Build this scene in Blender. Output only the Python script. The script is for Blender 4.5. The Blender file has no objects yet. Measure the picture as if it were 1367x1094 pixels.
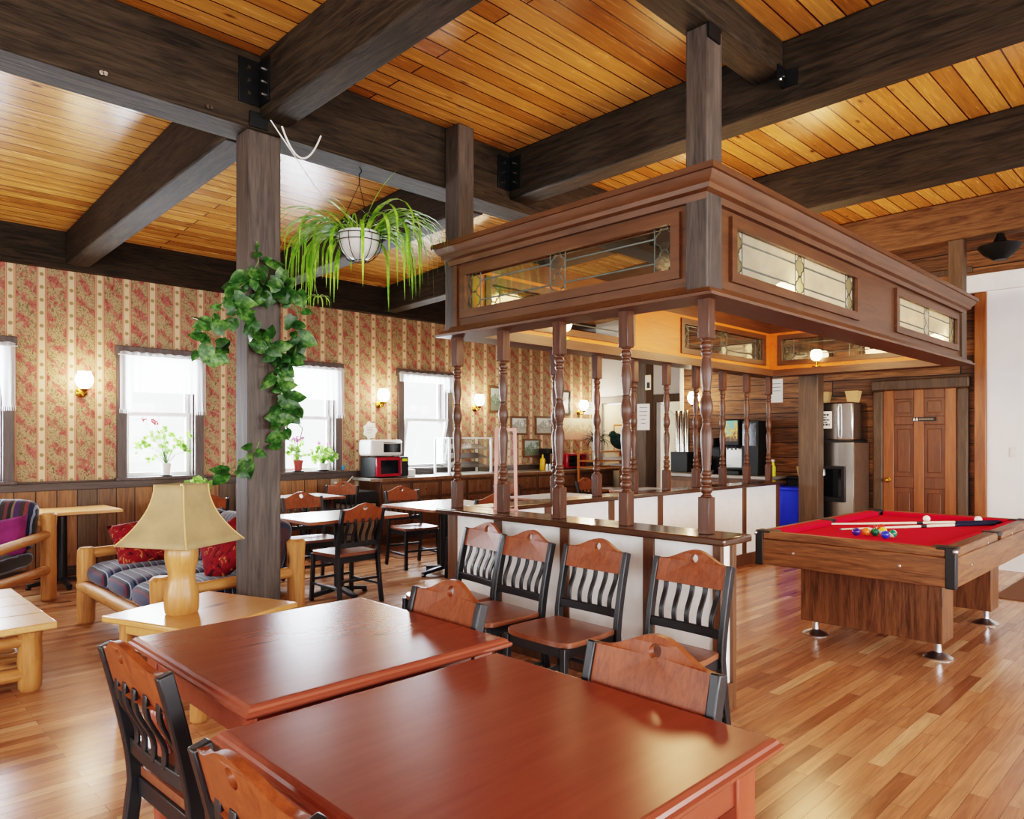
import bpy, bmesh, math, random
from mathutils import Vector, Matrix
from mathutils.geometry import tessellate_polygon
random.seed(7)
C = bpy.context.scene.collection
PI = math.pi
sin, cos, rad = math.sin, math.cos, math.radians

# ------------------------------------------------------------------ camera model (metres; +X runs along the window wall, +Y towards it)
FPX, YAW, V0, EYE, CX = 962.15, rad(45.517), 586.4, 1.45, 683.5
cc, ss = cos(YAW), sin(YAW)
def ray(u, v):
    r = (u - CX) / FPX
    return (cc + r * ss, ss - r * cc, -(v - V0) / FPX)
def onX(u, v, x):
    d = ray(u, v); t = x / d[0]; return Vector((x, t * d[1], EYE + t * d[2]))
def onY(u, v, y):
    d = ray(u, v); t = y / d[1]; return Vector((t * d[0], y, EYE + t * d[2]))
def onZ(u, v, z):
    d = ray(u, v); t = (z - EYE) / d[2]; return Vector((t * d[0], t * d[1], z))

# ------------------------------------------------------------------ mesh builder
class MB:
    def __init__(s): s.v = []; s.f = []
    def add(s, vs, fs):
        o = len(s.v); s.v += [Vector(p) for p in vs]; s.f += [tuple(i + o for i in f) for f in fs]; return s
    def hexa(s, p):
        return s.add(p, [(0,3,2,1),(4,5,6,7),(0,1,5,4),(1,2,6,5),(2,3,7,6),(3,0,4,7)])
    def box(s, x0, y0, z0, x1, y1, z1):
        return s.hexa([(x0,y0,z0),(x1,y0,z0),(x1,y1,z0),(x0,y1,z0),(x0,y0,z1),(x1,y0,z1),(x1,y1,z1),(x0,y1,z1)])
    def bar(s, p, q, w, h, up=(0,0,1)):
        p, q = Vector(p), Vector(q); d = (q - p).normalized(); u = Vector(up)
        if abs(d.dot(u)) > .98: u = Vector((0,1,0))
        a = d.cross(u).normalized(); b = a.cross(d).normalized()
        c = []
        for e in (p, q):
            c += [e - a*w/2 - b*h/2, e + a*w/2 - b*h/2, e + a*w/2 + b*h/2, e - a*w/2 + b*h/2]
        return s.hexa(c)
    def path_bar(s, pts, w, h, side):
        """rectangular strip through pts; w across SIDE, h across the other direction"""
        a = Vector(side).normalized(); n = len(pts); pts = [Vector(p) for p in pts]; vs = []; fs = []
        for i, p in enumerate(pts):
            d = (pts[min(i+1,n-1)] - pts[max(i-1,0)]).normalized(); b = a.cross(d).normalized()
            vs += [p - a*w/2 - b*h/2, p + a*w/2 - b*h/2, p + a*w/2 + b*h/2, p - a*w/2 + b*h/2]
        for i in range(n-1):
            for k in range(4):
                fs.append((i*4+k, i*4+(k+1)%4, (i+1)*4+(k+1)%4, (i+1)*4+k))
        fs += [(3,2,1,0), tuple((n-1)*4+k for k in range(4))]
        return s.add(vs, fs)
    def tube(s, pts, r, n=10):
        pts = [Vector(p) for p in pts]; m = len(pts); vs = []; fs = []
        rr = r if isinstance(r, (list, tuple)) else [r]*m
        d0 = (pts[1]-pts[0]).normalized(); a = d0.orthogonal().normalized()
        for i, p in enumerate(pts):
            d = (pts[min(i+1,m-1)] - pts[max(i-1,0)]).normalized()
            a = (a - d*a.dot(d)).normalized(); b = d.cross(a)
            for k in range(n):
                t = 2*PI*k/n; vs.append(p + (a*cos(t) + b*sin(t))*rr[i])
        for i in range(m-1):
            for k in range(n): fs.append((i*n+k, i*n+(k+1)%n, (i+1)*n+(k+1)%n, (i+1)*n+k))
        fs += [tuple(range(n-1,-1,-1)), tuple((m-1)*n+k for k in range(n))]
        return s.add(vs, fs)
    def log(s, p, q, r, n=12, wob=.06, m=7, dome=True):
        p, q = Vector(p), Vector(q); L = (q-p).length; pts = []; rr = []
        for i in range(m):
            t = i/(m-1); pts.append(p.lerp(q, t)); rr.append(r*(1+random.uniform(-wob, wob)))
        if dome:
            d = (q-p)/L; e = min(r*.3, L*.1)
            pts = [p] + [p+d*e] + pts[1:-1] + [q-d*e] + [q]; rr = [r*.72, rr[0]] + rr[1:-1] + [rr[-1], r*.72]
        return s.tube(pts, rr, n)
    def lathe(s, prof, c=(0,0,0), n=20, M=None):
        c = Vector(c); vs = []; fs = []; m = len(prof)
        for r, z in prof:
            for k in range(n):
                t = 2*PI*k/n; p = Vector((r*cos(t), r*sin(t), z))
                vs.append((M @ p if M else p) + c)
        for i in range(m-1):
            for k in range(n): fs.append((i*n+k, i*n+(k+1)%n, (i+1)*n+(k+1)%n, (i+1)*n+k))
        fs += [tuple(range(n-1,-1,-1)), tuple((m-1)*n+k for k in range(n))]
        return s.add(vs, fs)
    def sphere(s, c, r, n=16, sz=1):
        k = n//2
        return s.lathe([(max(r*sin(PI*i/k), r*.002), -r*cos(PI*i/k)*sz) for i in range(k+1)], c, n)
    def prism(s, loops, t0, t1, fn):
        flat = [p for l in loops for p in l]; n = len(flat)
        tri = tessellate_polygon([[Vector((a,b,0)) for a,b in l] for l in loops])
        vs = [fn(a,b,t0) for a,b in flat] + [fn(a,b,t1) for a,b in flat]
        fs = [tuple(t) for t in tri] + [tuple(i+n for i in reversed(t)) for t in tri]
        o = 0
        for l in loops:
            m = len(l)
            for i in range(m):
                a, b = o+i, o+(i+1)%m; fs.append((a, b, b+n, a+n))
            o += m
        return s.add(vs, fs)
    def surf(s, g, closed=False):
        m, n = len(g), len(g[0]); vs = [p for r in g for p in r]; fs = []
        for i in range(m-1):
            for k in range(n if closed else n-1): fs.append((i*n+k, i*n+(k+1)%n, (i+1)*n+(k+1)%n, (i+1)*n+k))
        return s.add(vs, fs)
    def cushion(s, c, h, M=None, e=.35, e2=.5, n=28, m=14):
        """puffy super-ellipsoid: half sizes h; squareness e in plan, e2 in profile"""
        f = lambda x, k: math.copysign(abs(x)**k, x)
        g = []
        for i in range(m+1):
            ph = -PI/2 + PI*i/m; row = []
            for k in range(n):
                th = 2*PI*k/n
                p = Vector((h[0]*f(cos(ph),e2)*f(cos(th),e), h[1]*f(cos(ph),e2)*f(sin(th),e), h[2]*f(sin(ph),.8)))
                row.append((M @ p if M else p) + Vector(c))
            g.append(row)
        return s.surf(g, True)
    def pillow(s, c, w, t, M):
        n = 12; 
        for sg in (1,-1):
            g = []
            for i in range(n+1):
                row = []
                for k in range(n+1):
                    a, b = -1+2*i/n, -1+2*k/n
                    z = t*((1-a**4)*(1-b**4))**.6; q = 1-.07*(1-abs(a*b))*(max(abs(a),abs(b))**4)
                    row.append(M @ Vector((a*w*q, b*w*q, sg*z)) + Vector(c))
                g.append(row)
            s.surf(g)
        return s
    def build(s, name, mat, parent=None, smooth=True, bevel=0, world=False, seg=2, angle=38, weld=True):
        vs = s.v
        if world and parent is not None:
            root = parent
            while root.parent: root = root.parent
            M = (Matrix.Translation(root.location) @ Matrix.Rotation(root.rotation_euler.z, 4, 'Z')).inverted()
            vs = [M @ p for p in vs]
        me = bpy.data.meshes.new(name); me.from_pydata([tuple(p) for p in vs], [], s.f)
        bm = bmesh.new(); bm.from_mesh(me)
        if weld: bmesh.ops.remove_doubles(bm, verts=bm.verts, dist=1e-5)
        bmesh.ops.recalc_face_normals(bm, faces=bm.faces); bm.to_mesh(me); bm.free()
        if smooth:
            me.polygons.foreach_set('use_smooth', [True]*len(me.polygons)); me.set_sharp_from_angle(angle=rad(angle))
        me.materials.append(mat)
        o = bpy.data.objects.new(name, me); C.objects.link(o)
        if parent: o.parent = parent
        if bevel:
            b = o.modifiers.new('edge', 'BEVEL'); b.width = bevel; b.segments = seg; b.limit_method = 'ANGLE'; b.angle_limit = rad(40)
        return o

def tag(o, label=None, cat=None, group=None, kind=None):
    if label: o['label'] = label
    if cat: o['category'] = cat
    if group: o['group'] = group
    if kind: o['kind'] = kind
    return o
def thing(name, label, cat, loc=(0,0,0), rz=0, group=None, kind=None):
    o = bpy.data.objects.new(name, None); C.objects.link(o); o.location = loc; o.rotation_euler = (0,0,rz); o.empty_display_size = .1
    return tag(o, label, cat, group, kind)
def dup(o, parent=None):
    c = o.copy(); C.objects.link(c); c.parent = parent
    for ch in list(o.children): dup(ch, c)
    return c

# ------------------------------------------------------------------ materials
def lin(r, g, b):
    f = lambda x: (x/255/12.92) if x/255 <= .04045 else ((x/255+.055)/1.055)**2.4
    return (f(r), f(g), f(b), 1)
class NT:
    def __init__(s, name):
        s.m = bpy.data.materials.new(name); s.m.use_nodes = True; s.t = s.m.node_tree; s.t.nodes.clear()
        s.out = s.t.nodes.new('ShaderNodeOutputMaterial')
    def n(s, typ, props=None, **ins):
        d = s.t.nodes.new('ShaderNode'+typ)
        for k, v in (props or {}).items(): setattr(d, k, v)
        for k, v in ins.items():
            k = k.replace('_', ' ') if k not in d.inputs else k
            if k.isdigit() or (k[0] == 'i' and k[1:].isdigit()): sock = d.inputs[int(k.lstrip('i'))]
            else: sock = d.inputs[k]
            if isinstance(v, bpy.types.NodeSocket): s.t.links.new(v, sock)
            else: sock.default_value = v
        return d
    def math(s, op, a, b=None, c=None, clamp=False):
        kw = {'i0': a}
        if b is not None: kw['i1'] = b
        if c is not None: kw['i2'] = c
        return s.n('Math', {'operation': op, 'use_clamp': clamp}, **kw).outputs[0]
    def ramp(s, fac, stops, mode='LINEAR'):
        d = s.n('ValToRGB', None, Fac=fac); e = d.color_ramp; e.interpolation = mode
        while len(e.elements) < len(stops): e.elements.new(.5)
        for q, (p, c) in zip(e.elements, stops): q.position = p; q.color = c
        return d.outputs[0]
    def mix(s, fac, a, b, mode='MIX'):
        return s.n('MixRGB', {'blend_type': mode}, Fac=fac, Color1=a, Color2=b).outputs[0]
    def noise(s, vec, scale, detail=4, rough=.55, dist=0):
        return s.n('TexNoise', None, Vector=vec, Scale=scale, Detail=detail, Roughness=rough, Distortion=dist).outputs[0]
    def coords(s, world=False):
        if world: return s.n('NewGeometry').outputs['Position']
        return s.n('TexCoord').outputs['Object']
    def map(s, vec, scale=(1,1,1), loc=(0,0,0), rot=(0,0,0)):
        return s.n('Mapping', None, Vector=vec, Scale=scale, Location=loc, Rotation=rot).outputs[0]
    def fin(s, color, rough=.5, metal=0, bump=None, bstr=.2, bdist=.01, coat=0, emit=None, estr=0, spec=.5, sheen=0):
        b = s.n('BsdfPrincipled')
        def put(k, v):
            if isinstance(v, bpy.types.NodeSocket): s.t.links.new(v, b.inputs[k])
            else: b.inputs[k].default_value = v
        put('Base Color', color); put('Roughness', rough); put('Metallic', metal); put('Specular IOR Level', spec)
        if coat: put('Coat Weight', coat); put('Coat Roughness', .12)
        if sheen: put('Sheen Weight', sheen)
        if emit is not None: put('Emission Color', emit); put('Emission Strength', estr)
        if bump is not None:
            bn = s.n('Bump', None, Height=bump, Strength=bstr, Distance=bdist); s.t.links.new(bn.outputs[0], b.inputs['Normal'])
        s.t.links.new(b.outputs[0], s.out.inputs[0]); return s.m

def plain(name, rgb, rough=.5, metal=0, var=.12, scale=9, spec=.5, bump=0, coat=0):
    k = NT(name); v = k.coords(); f = k.noise(v, scale, 5)
    c = lin(*rgb); d = tuple(x*(1-var) for x in c[:3]) + (1,); e = tuple(min(1, x*(1+var)) for x in c[:3]) + (1,)
    return k.fin(k.ramp(f, [(.3, d), (.7, e)]), rough, metal, spec=spec, coat=coat, bump=f if bump else None, bstr=bump)
def emis(name, rgb, st):
    k = NT(name); v = k.coords(); f = k.noise(v, 4); c = lin(*rgb)
    col = k.ramp(f, [(.2, tuple(x*.92 for x in c[:3])+(1,)), (.8, c)])
    return k.fin(col, .4, emit=col, estr=st)
def wood(name, dark, light, axis='z', scale=1.0, rough=.45, coat=0, world=False, contrast=1, bump=.06, knots=False, spec=.5):
    k = NT(name); p = k.coords(world)
    inf = k.n('ObjectInfo'); off = k.math('MULTIPLY', inf.outputs['Random'], 37.0)
    pp = k.n('VectorMath', {'operation': 'ADD'}, i0=p, i1=k.n('CombineXYZ', None, X=off, Y=off, Z=off).outputs[0]).outputs[0]
    st = {'x': (.09,1,1), 'y': (1,.09,1), 'z': (1,1,.09)}[axis]
    q = k.map(pp, tuple(a*scale for a in st))
    f1 = k.noise(q, 14, 5, .6, 1.2); f2 = k.noise(q, 70, 3, .5, .3); f3 = k.noise(p, 1.7, 2)
    s = k.math('ADD', k.math('MULTIPLY', f1, .62), k.math('ADD', k.math('MULTIPLY', f2, .26), k.math('MULTIPLY', f3, .12)))
    h = .16/contrast
    col = k.ramp(s, [(.5-h, lin(*dark)), (.5+h, lin(*light))])
    if knots:
        w = k.n('TexVoronoi', None, Vector=k.map(pp, tuple(a**.5*2.2*scale for a in st)), Scale=1.6).outputs[0]
        col = k.mix(k.ramp(w, [(.03, (1,1,1,1)), (.13, (0,0,0,1))]), col, tuple(x*.35 for x in lin(*dark)[:3])+(1,))
    return k.fin(col, rough, bump=s if bump else None, bstr=bump, coat=coat, spec=spec)
def planks(name, la, wa, width, length, stops, rough=.4, seam=.004, grain=.35, knots=False, coat=0, seamcol=(20,12,6), bump=.3, dark=.5, spec=.5):
    """boards on a world plane: LA the axis they run along, WA the axis across"""
    k = NT(name); p = k.n('SeparateXYZ', None, Vector=k.coords(True)); ax = {'x': 0, 'y': 1, 'z': 2}
    u, w = p.outputs[ax[la]], p.outputs[ax[wa]]; t = p.outputs[3 - ax[la] - ax[wa]]
    vec = k.n('CombineXYZ', None, X=u, Y=w, Z=0).outputs[0]
    br = k.n('TexBrick', {'offset': .37, 'offset_frequency': 2, 'squash': 1}, Vector=vec, Color1=(0,0,0,1), Color2=(1,1,1,1), Mortar=(0,0,0,1), Scale=1, Mortar_Size=seam/2, Mortar_Smooth=.1, Bias=0, Brick_Width=length, Row_Height=width)
    rnd = k.n('SeparateColor', None, Color=br.outputs[0]).outputs[0]
    base = k.ramp(rnd, stops)
    gv = k.n('CombineXYZ', None, X=k.math('MULTIPLY', u, 1.6), Y=k.math('ADD', k.math('MULTIPLY', w, 22), k.math('MULTIPLY', rnd, 91)), Z=k.math('MULTIPLY', t, 1.6)).outputs[0]
    g = k.noise(gv, 1.5, 5, .6, 1.0)
    col = k.mix(1.0, base, k.ramp(g, [(.32, (1-grain,)*3+(1,)), (.68, (1.0+grain*.35,)*3+(1,))]), 'MULTIPLY')
    if knots:
        kv = k.n('CombineXYZ', None, X=k.math('MULTIPLY', u, 1.4), Y=k.math('ADD', k.math('MULTIPLY', w, 3.6), k.math('MULTIPLY', rnd, 50)), Z=0).outputs[0]
        vo = k.n('TexVoronoi', None, Vector=kv, Scale=1.25).outputs[0]
        col = k.mix(k.ramp(vo, [(.02, (1,1,1,1)), (.10, (0,0,0,1))]), col, lin(70, 34, 12))
    col = k.mix(br.outputs['Fac'], col, lin(*seamcol))
    hgt = k.math('SUBTRACT', k.math('MULTIPLY', g, .15), br.outputs['Fac'])
    rg = k.math('ADD', k.math('MULTIPLY', g, .12), rough-.06)
    return k.fin(col, rg, bump=hgt, bstr=bump, bdist=.004, coat=coat, spec=spec)
def glass(name, tint=(1,1,1), refl=.1, rough=.02):
    k = NT(name); f = k.noise(k.coords(True), 6, 2)
    tr = k.n('BsdfTransparent', None, Color=k.ramp(f, [(0, tuple(x*.94 for x in tint)+(1,)), (1, tuple(tint)+(1,))])); gl = k.n('BsdfGlossy', None, Roughness=rough, Color=(1,1,1,1))
    mx = k.n('MixShader', None, Fac=refl); k.t.links.new(tr.outputs[0], mx.inputs[1]); k.t.links.new(gl.outputs[0], mx.inputs[2])
    k.t.links.new(mx.outputs[0], k.out.inputs[0]); return k.m
def leafmat(name, a, b, c, rough=.4):
    k = NT(name); v = k.coords(); f = k.noise(v, 9, 4); g = k.noise(v, 45, 3)
    s = k.math('ADD', k.math('MULTIPLY', f, .65), k.math('MULTIPLY', g, .35))
    col = k.ramp(s, [(.36, lin(*a)), (.5, lin(*b)), (.64, lin(*c))])
    pb = k.n('BsdfPrincipled', None, Base_Color=col, Roughness=rough); tl = k.n('BsdfTranslucent', None, Color=col)
    mx = k.n('MixShader', None, Fac=.25); k.t.links.new(pb.outputs[0], mx.inputs[1]); k.t.links.new(tl.outputs[0], mx.inputs[2]); k.t.links.new(mx.outputs[0], k.out.inputs[0]); return k.m
def cloth(name, axis, period, stops, rough=.9):
    k = NT(name); p = k.n('SeparateXYZ', None, Vector=k.coords()); i = 'xyz'.index(axis)
    w = k.noise(k.coords(), 5, 2)
    s = k.math('FRACT', k.math('ADD', k.math('DIVIDE', p.outputs[i], period), k.math('MULTIPLY', w, .12)))
    col = k.ramp(s, [(a, lin(*c)) for a, c in stops], 'CONSTANT'); f = k.noise(k.coords(), 220, 2)
    col = k.mix(1, col, k.ramp(f, [(.3, (.7,.7,.7,1)), (.7, (1.15,1.15,1.15,1))]), 'MULTIPLY')
    return k.fin(col, rough, bump=f, bstr=.15, sheen=.2, spec=.2)
def sheer(name):
    k = NT(name); f = k.noise(k.map(k.coords(), (30,30,2)), 3)
    d = k.n('BsdfDiffuse', None, Color=k.ramp(f, [(.2, (.85,.86,.88,1)), (.8, (.95,.95,.96,1))])); t = k.n('BsdfTranslucent', None, Color=(.95,.95,.97,1)); tr = k.n('BsdfTransparent')
    a = k.n('MixShader', None, Fac=.55); k.t.links.new(d.outputs[0], a.inputs[1]); k.t.links.new(t.outputs[0], a.inputs[2])
    b = k.n('MixShader', None, Fac=.3); k.t.links.new(a.outputs[0], b.inputs[1]); k.t.links.new(tr.outputs[0], b.inputs[2]); k.t.links.new(b.outputs[0], k.out.inputs[0]); return k.m
def wallpaper(name):
    k = NT(name); P = k.coords(True); p = k.n('SeparateXYZ', None, Vector=P); x, z = p.outputs[0], p.outputs[2]
    per = .272
    fx = k.math('FRACT', k.math('DIVIDE', k.math('ADD', x, 10*per - 1.495 + per/2), per))
    a = k.math('ABSOLUTE', k.math('SUBTRACT', fx, .5))            # 0 in the middle of the cream stripe
    sc = k.map(P, (1,1,.75))
    n1 = k.noise(sc, 13, 3, .5, 1.5); n2 = k.n('TexVoronoi', {'feature': 'SMOOTH_F1'}, Vector=k.n('VectorMath', {'operation': 'ADD'}, i0=sc, i1=k.n('TexNoise', None, Vector=sc, Scale=18.0).outputs['Color']).outputs[0], Scale=11).outputs[0]
    n3 = k.noise(sc, 30, 3, .6, 2)
    flo = k.ramp(n3, [(.37, lin(96,88,60)), (.46, lin(156,136,104)), (.54, lin(172,146,116)), (.62, lin(110,98,68))])
    bz = k.math('FRACT', k.math('ADD', k.math('ADD', k.math('DIVIDE', z, .215), k.math('MULTIPLY', fx, .9)), k.math('MULTIPLY', n1, .35)))
    rm = k.math('SUBTRACT', k.math('ADD', n1, k.math('MULTIPLY', n3, .7)), k.math('MULTIPLY', k.math('ABSOLUTE', k.math('SUBTRACT', bz, .5)), .55))
    red = k.ramp(rm, [(.735, (0,0,0,1)), (.80, (1,1,1,1))])
    flo = k.mix(red, flo, k.ramp(n3, [(.35, lin(124,54,54)), (.62, lin(168,104,92))]))
    cream = k.math('LESS_THAN', a, .105)
    col = k.mix(cream, flo, lin(202,180,148))
    line = k.math('MULTIPLY', k.math('GREATER_THAN', a, .105), k.math('LESS_THAN', a, .125)); col = k.mix(line, col, lin(152,92,84))
    line = k.math('MULTIPLY', k.math('GREATER_THAN', a, .125), k.math('LESS_THAN', a, .16)); col = k.mix(line, col, lin(192,148,112))
    line = k.math('MULTIPLY', k.math('GREATER_THAN', a, .16), k.math('LESS_THAN', a, .178)); col = k.mix(line, col, lin(152,88,82))
    dz = k.math('MULTIPLY', k.math('SUBTRACT', k.math('FRACT', k.math('DIVIDE', z, .135)), .5), .135); dx = k.math('MULTIPLY', a, per)
    dot = k.math('LESS_THAN', k.math('ADD', k.math('MULTIPLY', dz, dz), k.math('MULTIPLY', dx, dx)), .020**2); col = k.mix(dot, col, lin(140,122,88))
    return k.fin(col, .75, spec=.3)

M = {}
M['beam'] = wood('beam_timber', (28,22,16), (60,50,38), 'x', 1.6, .68, contrast=1.3, bump=.8, spec=.22)
M['beam_y'] = wood('beam_timber_y', (28,22,16), (60,50,38), 'y', 1.6, .68, contrast=1.3, bump=.8, spec=.22)
M['beam_brown'] = wood('beam_brown', (66,44,28), (116,84,56), 'y', 1.4, .65, contrast=1.1, bump=.5, spec=.2)
M['post'] = wood('post_timber', (44,37,32), (84,72,63), 'z', 1.4, .6, contrast=1.1, bump=.4)
M['trimwood'] = wood('dark_trim', (52,42,38), (86,72,64), 'x', 1, .5)
M['casing'] = wood('window_casing', (58,48,46), (92,80,76), 'z', 1, .5)
M['ceil'] = planks('ceiling_boards', 'x', 'y', .135, 4.6, [(0,lin(152,98,42)),(.35,lin(182,126,60)),(.7,lin(200,146,78)),(1,lin(164,106,48))], .26, .011, .3, True, seamcol=(70,38,14), bump=.22)
M['floor'] = planks('oak_strip_floor', 'x', 'y', .066, .85, [(0,lin(142,94,66)),(.3,lin(178,126,90)),(.6,lin(196,146,108)),(.85,lin(164,112,80)),(1,lin(216,174,134))], .22, .0016, .3, False, seamcol=(78,44,24), bump=.12, spec=.5)
M['wains'] = planks('wainscot_boards', 'z', 'x', .19, 3, [(0,lin(96,80,64)),(.3,lin(136,96,62)),(.6,lin(160,110,68)),(1,lin(118,84,56))], .55, .01, .45, True, seamcol=(26,17,10))
M['logwall'] = planks('plank_wall', 'y', 'z', .2, 2.3, [(0,lin(84,54,31)),(.4,lin(124,82,46)),(.75,lin(148,100,60)),(1,lin(66,42,25))], .65, .014, .8, True, seamcol=(24,14,7))
M['paper'] = wallpaper('striped_floral_wallpaper')
M['white'] = plain('white_plaster', (226,224,220), .7, var=.05, scale=14, bump=.25)
M['whitewall'] = plain('white_wall', (222,222,222), .8, var=.03, scale=3)
M['whitepaint'] = plain('white_paint', (235,235,235), .45, var=.03)
M['cream'] = plain('cream_paint', (226,214,190), .6, var=.04)
M['graypaint'] = plain('gray_trim', (140,136,134), .6, var=.06)
M['cherry'] = wood('cherry_top', (112,54,41), (140,76,57), 'x', .8, .26, contrast=.42, bump=0, spec=.5)
M['cherry_z'] = wood('cherry_leg', (122,56,40), (148,76,54), 'z', 1.2, .3, contrast=.6, bump=.02, coat=.2)
M['crest'] = wood('chair_oak', (100,50,28), (146,80,46), 'z', 2.6, .4, contrast=.9, bump=.02, spec=.35)
M['seat'] = wood('chair_seat', (96,54,38), (140,86,60), 'y', 1.6, .3, contrast=.8, bump=.02, coat=.15)
M['black'] = plain('black_lacquer', (24,24,27), .38, var=.2)
M['blackmatte'] = plain('black_plastic', (20,20,21), .55, var=.2)
M['canopy'] = wood('canopy_wood', (60,37,21), (104,67,40), 'x', 1, .42, contrast=.7)
M['canopy_y'] = wood('canopy_wood_y', (60,37,21), (104,67,40), 'y', 1, .42, contrast=.7)
M['canopy_lamplit'] = wood('canopy_inner_lamplit', (168,88,28), (214,128,50), 'x', 1, .45, contrast=.6)  # canopy wood with the orange lamp glow painted into its colour
M['spindle'] = wood('spindle_wood', (50,30,18), (92,56,36), 'z', 1.4, .36, contrast=.9, spec=.4)
M['cap'] = wood('cap_rail', (44,29,20), (78,52,36), 'x', 1, .2, contrast=.8, coat=.5)
M['cap_y'] = wood('cap_rail_y', (44,29,20), (78,52,36), 'y', 1, .2, contrast=.8, coat=.5)
M['batten'] = wood('batten', (66,40,22), (104,66,36), 'z', 1, .5)
M['lead'] = plain('lead_came', (92,98,92), .45, .6, var=.2)
M['glass'] = glass('window_glass', (1,1,1), .05)
M['leaded'] = glass('leaded_glass', (.88,.92,.86), .16, .05)
def milky(name, tint, f):
    k = NT(name); n = k.noise(k.coords(True), 5, 3)
    c = k.ramp(n, [(.3, tuple(x*.8 for x in tint)+(1,)), (.7, tuple(tint)+(1,))])
    t = k.n('BsdfTranslucent', None, Color=c); d = k.n('BsdfDiffuse', None, Color=c); tr = k.n('BsdfTransparent', None, Color=c); gl = k.n('BsdfGlossy', None, Roughness=.08)
    def mx(f, a, b):
        m = k.n('MixShader', None, Fac=f); k.t.links.new(a.outputs[0], m.inputs[1]); k.t.links.new(b.outputs[0], m.inputs[2]); return m
    o = mx(.08, mx(f, tr, mx(.4, t, d)), gl); k.t.links.new(o.outputs[0], k.out.inputs[0]); return k.m
M['milky'] = milky('milky_leaded_glass', (.92,.89,.72), .5)
M['jewel'] = glass('bevelled_glass', (.8,.84,.74), .35, .12)
M['pool'] = wood('pool_wood', (72,43,24), (136,90,56), 'y', 1.5, .42, contrast=1.2, spec=.4)
M['pool_x'] = wood('pool_wood_x', (72,43,24), (136,90,56), 'x', 1.5, .42, contrast=1.2, spec=.4)
M['pool_z'] = wood('pool_wood_z', (66,40,24), (124,82,54), 'z', 1.7, .42, contrast=1.2, spec=.4)
M['felt'] = plain('red_felt', (196,20,58), .95, var=.06, scale=60, spec=.1)
M['chrome'] = plain('chrome', (205,208,214), .3, 1, var=.03)
M['steel'] = plain('brushed_steel', (176,172,166), .24, 1, var=.1, scale=3)
M['brass'] = plain('brass', (186,142,62), .25, 1, var=.08)
M['iron'] = plain('black_iron', (26,27,28), .5, .5, var=.2)
M['logw'] = wood('peeled_log', (138,86,44), (200,146,88), 'z', 1.5, .55, contrast=.8, knots=True, spec=.35, bump=.15)
M['logx'] = wood('peeled_log_x', (138,86,44), (200,146,88), 'x', 1.5, .55, contrast=.8, knots=True, spec=.35, bump=.15)
M['logy'] = wood('peeled_log_y', (138,86,44), (200,146,88), 'y', 1.5, .55, contrast=.8, knots=True, spec=.35, bump=.15)
M['pine'] = wood('pine_top', (190,140,84), (222,178,122), 'y', 1.2, .3, contrast=.6, knots=True, coat=.2)
M['pine_x'] = wood('pine_top_x', (178,126,72), (208,158,100), 'x', 1.2, .3, contrast=.6, knots=True, coat=.2)
M['lampwood'] = wood('lamp_wood', (156,104,56), (200,148,90), 'z', 1.4, .36, contrast=.8, knots=True, coat=.1)
M['shade'] = plain('rawhide_shade', (150,130,94), .75, var=.18, scale=7)
M['sofa'] = cloth('striped_blue_fabric', 'x', .155, [(0,(38,40,56)),(.10,(120,130,150)),(.15,(52,60,84)),(.28,(92,44,58)),(.34,(40,40,52)),(.45,(150,156,168)),(.49,(58,70,96)),(.62,(34,36,48)),(.72,(104,112,134)),(.78,(70,52,80)),(.88,(44,52,70))])
M['sofa_y'] = cloth('striped_dark_fabric', 'y', .17, [(0,(40,40,48)),(.12,(88,96,112)),(.2,(58,38,46)),(.34,(34,36,40)),(.46,(110,104,96)),(.52,(64,44,48)),(.7,(40,46,60)),(.84,(92,60,54))])
M['blanket'] = cloth('southwest_fabric', 'x', .26, [(0,(60,52,46)),(.12,(110,58,60)),(.22,(44,48,66)),(.34,(124,138,160)),(.38,(52,48,46)),(.55,(94,50,58)),(.66,(40,40,38)),(.78,(112,92,72)),(.84,(66,46,80))])
M['purple'] = plain('plum_fabric', (116,48,92), .9, var=.25, spec=.1)
def floral(name, base, a, b):
    k = NT(name); v = k.coords(); n = k.noise(v, 14, 4, .6, 1.5); f = k.n('TexVoronoi', None, Vector=v, Scale=13).outputs[0]
    col = k.ramp(n, [(.34, lin(*a)), (.45, lin(*base)), (.58, lin(*base)), (.66, lin(*b))]); return k.fin(col, .9, spec=.15)
M['redpillow'] = floral('red_floral_fabric', (116,26,34), (58,22,32), (176,124,78))
M['navy'] = plain('navy_fabric', (44,44,62), .9, spec=.1)
M['leaf'] = leafmat('pothos_leaf', (18,44,18), (42,82,32), (104,140,74))
M['stem'] = plain('green_stem', (86,108,52), .6)
M['spider'] = leafmat('spider_leaf', (84,138,30), (132,182,52), (190,214,110))
M['geran'] = leafmat('geranium_leaf', (66,108,40), (120,160,70), (190,210,150))
M['pink'] = plain('pink_petal', (206,120,176), .6)
M['redpetal'] = plain('red_petal', (196,70,80), .6)
M['terra'] = plain('terracotta', (150,66,56), .7)
M['whitepot'] = plain('white_pot', (214,212,210), .4, var=.05)
M['soil'] = plain('soil', (52,38,28), .95)
M['sheer'] = sheer('sheer_curtain')
M['globe'] = emis('lit_globe', (255,236,204), 16)
M['bulb'] = emis('lit_bulb', (255,226,176), 14)
M['tabletop'] = plain('pale_laminate', (214,212,210), .22, var=.04, scale=5)
M['tanlam'] = wood('tan_laminate', (196,142,92), (216,168,118), 'x', 1, .3, contrast=.5)
M['edge'] = wood('table_edge', (120,66,40), (150,90,60), 'x', 1, .4)
M['counter'] = plain('gray_laminate', (150,146,140), .3, var=.06)
M['cab'] = wood('cabinet_wood', (86,56,34), (128,88,56), 'z', 1, .45)
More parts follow.
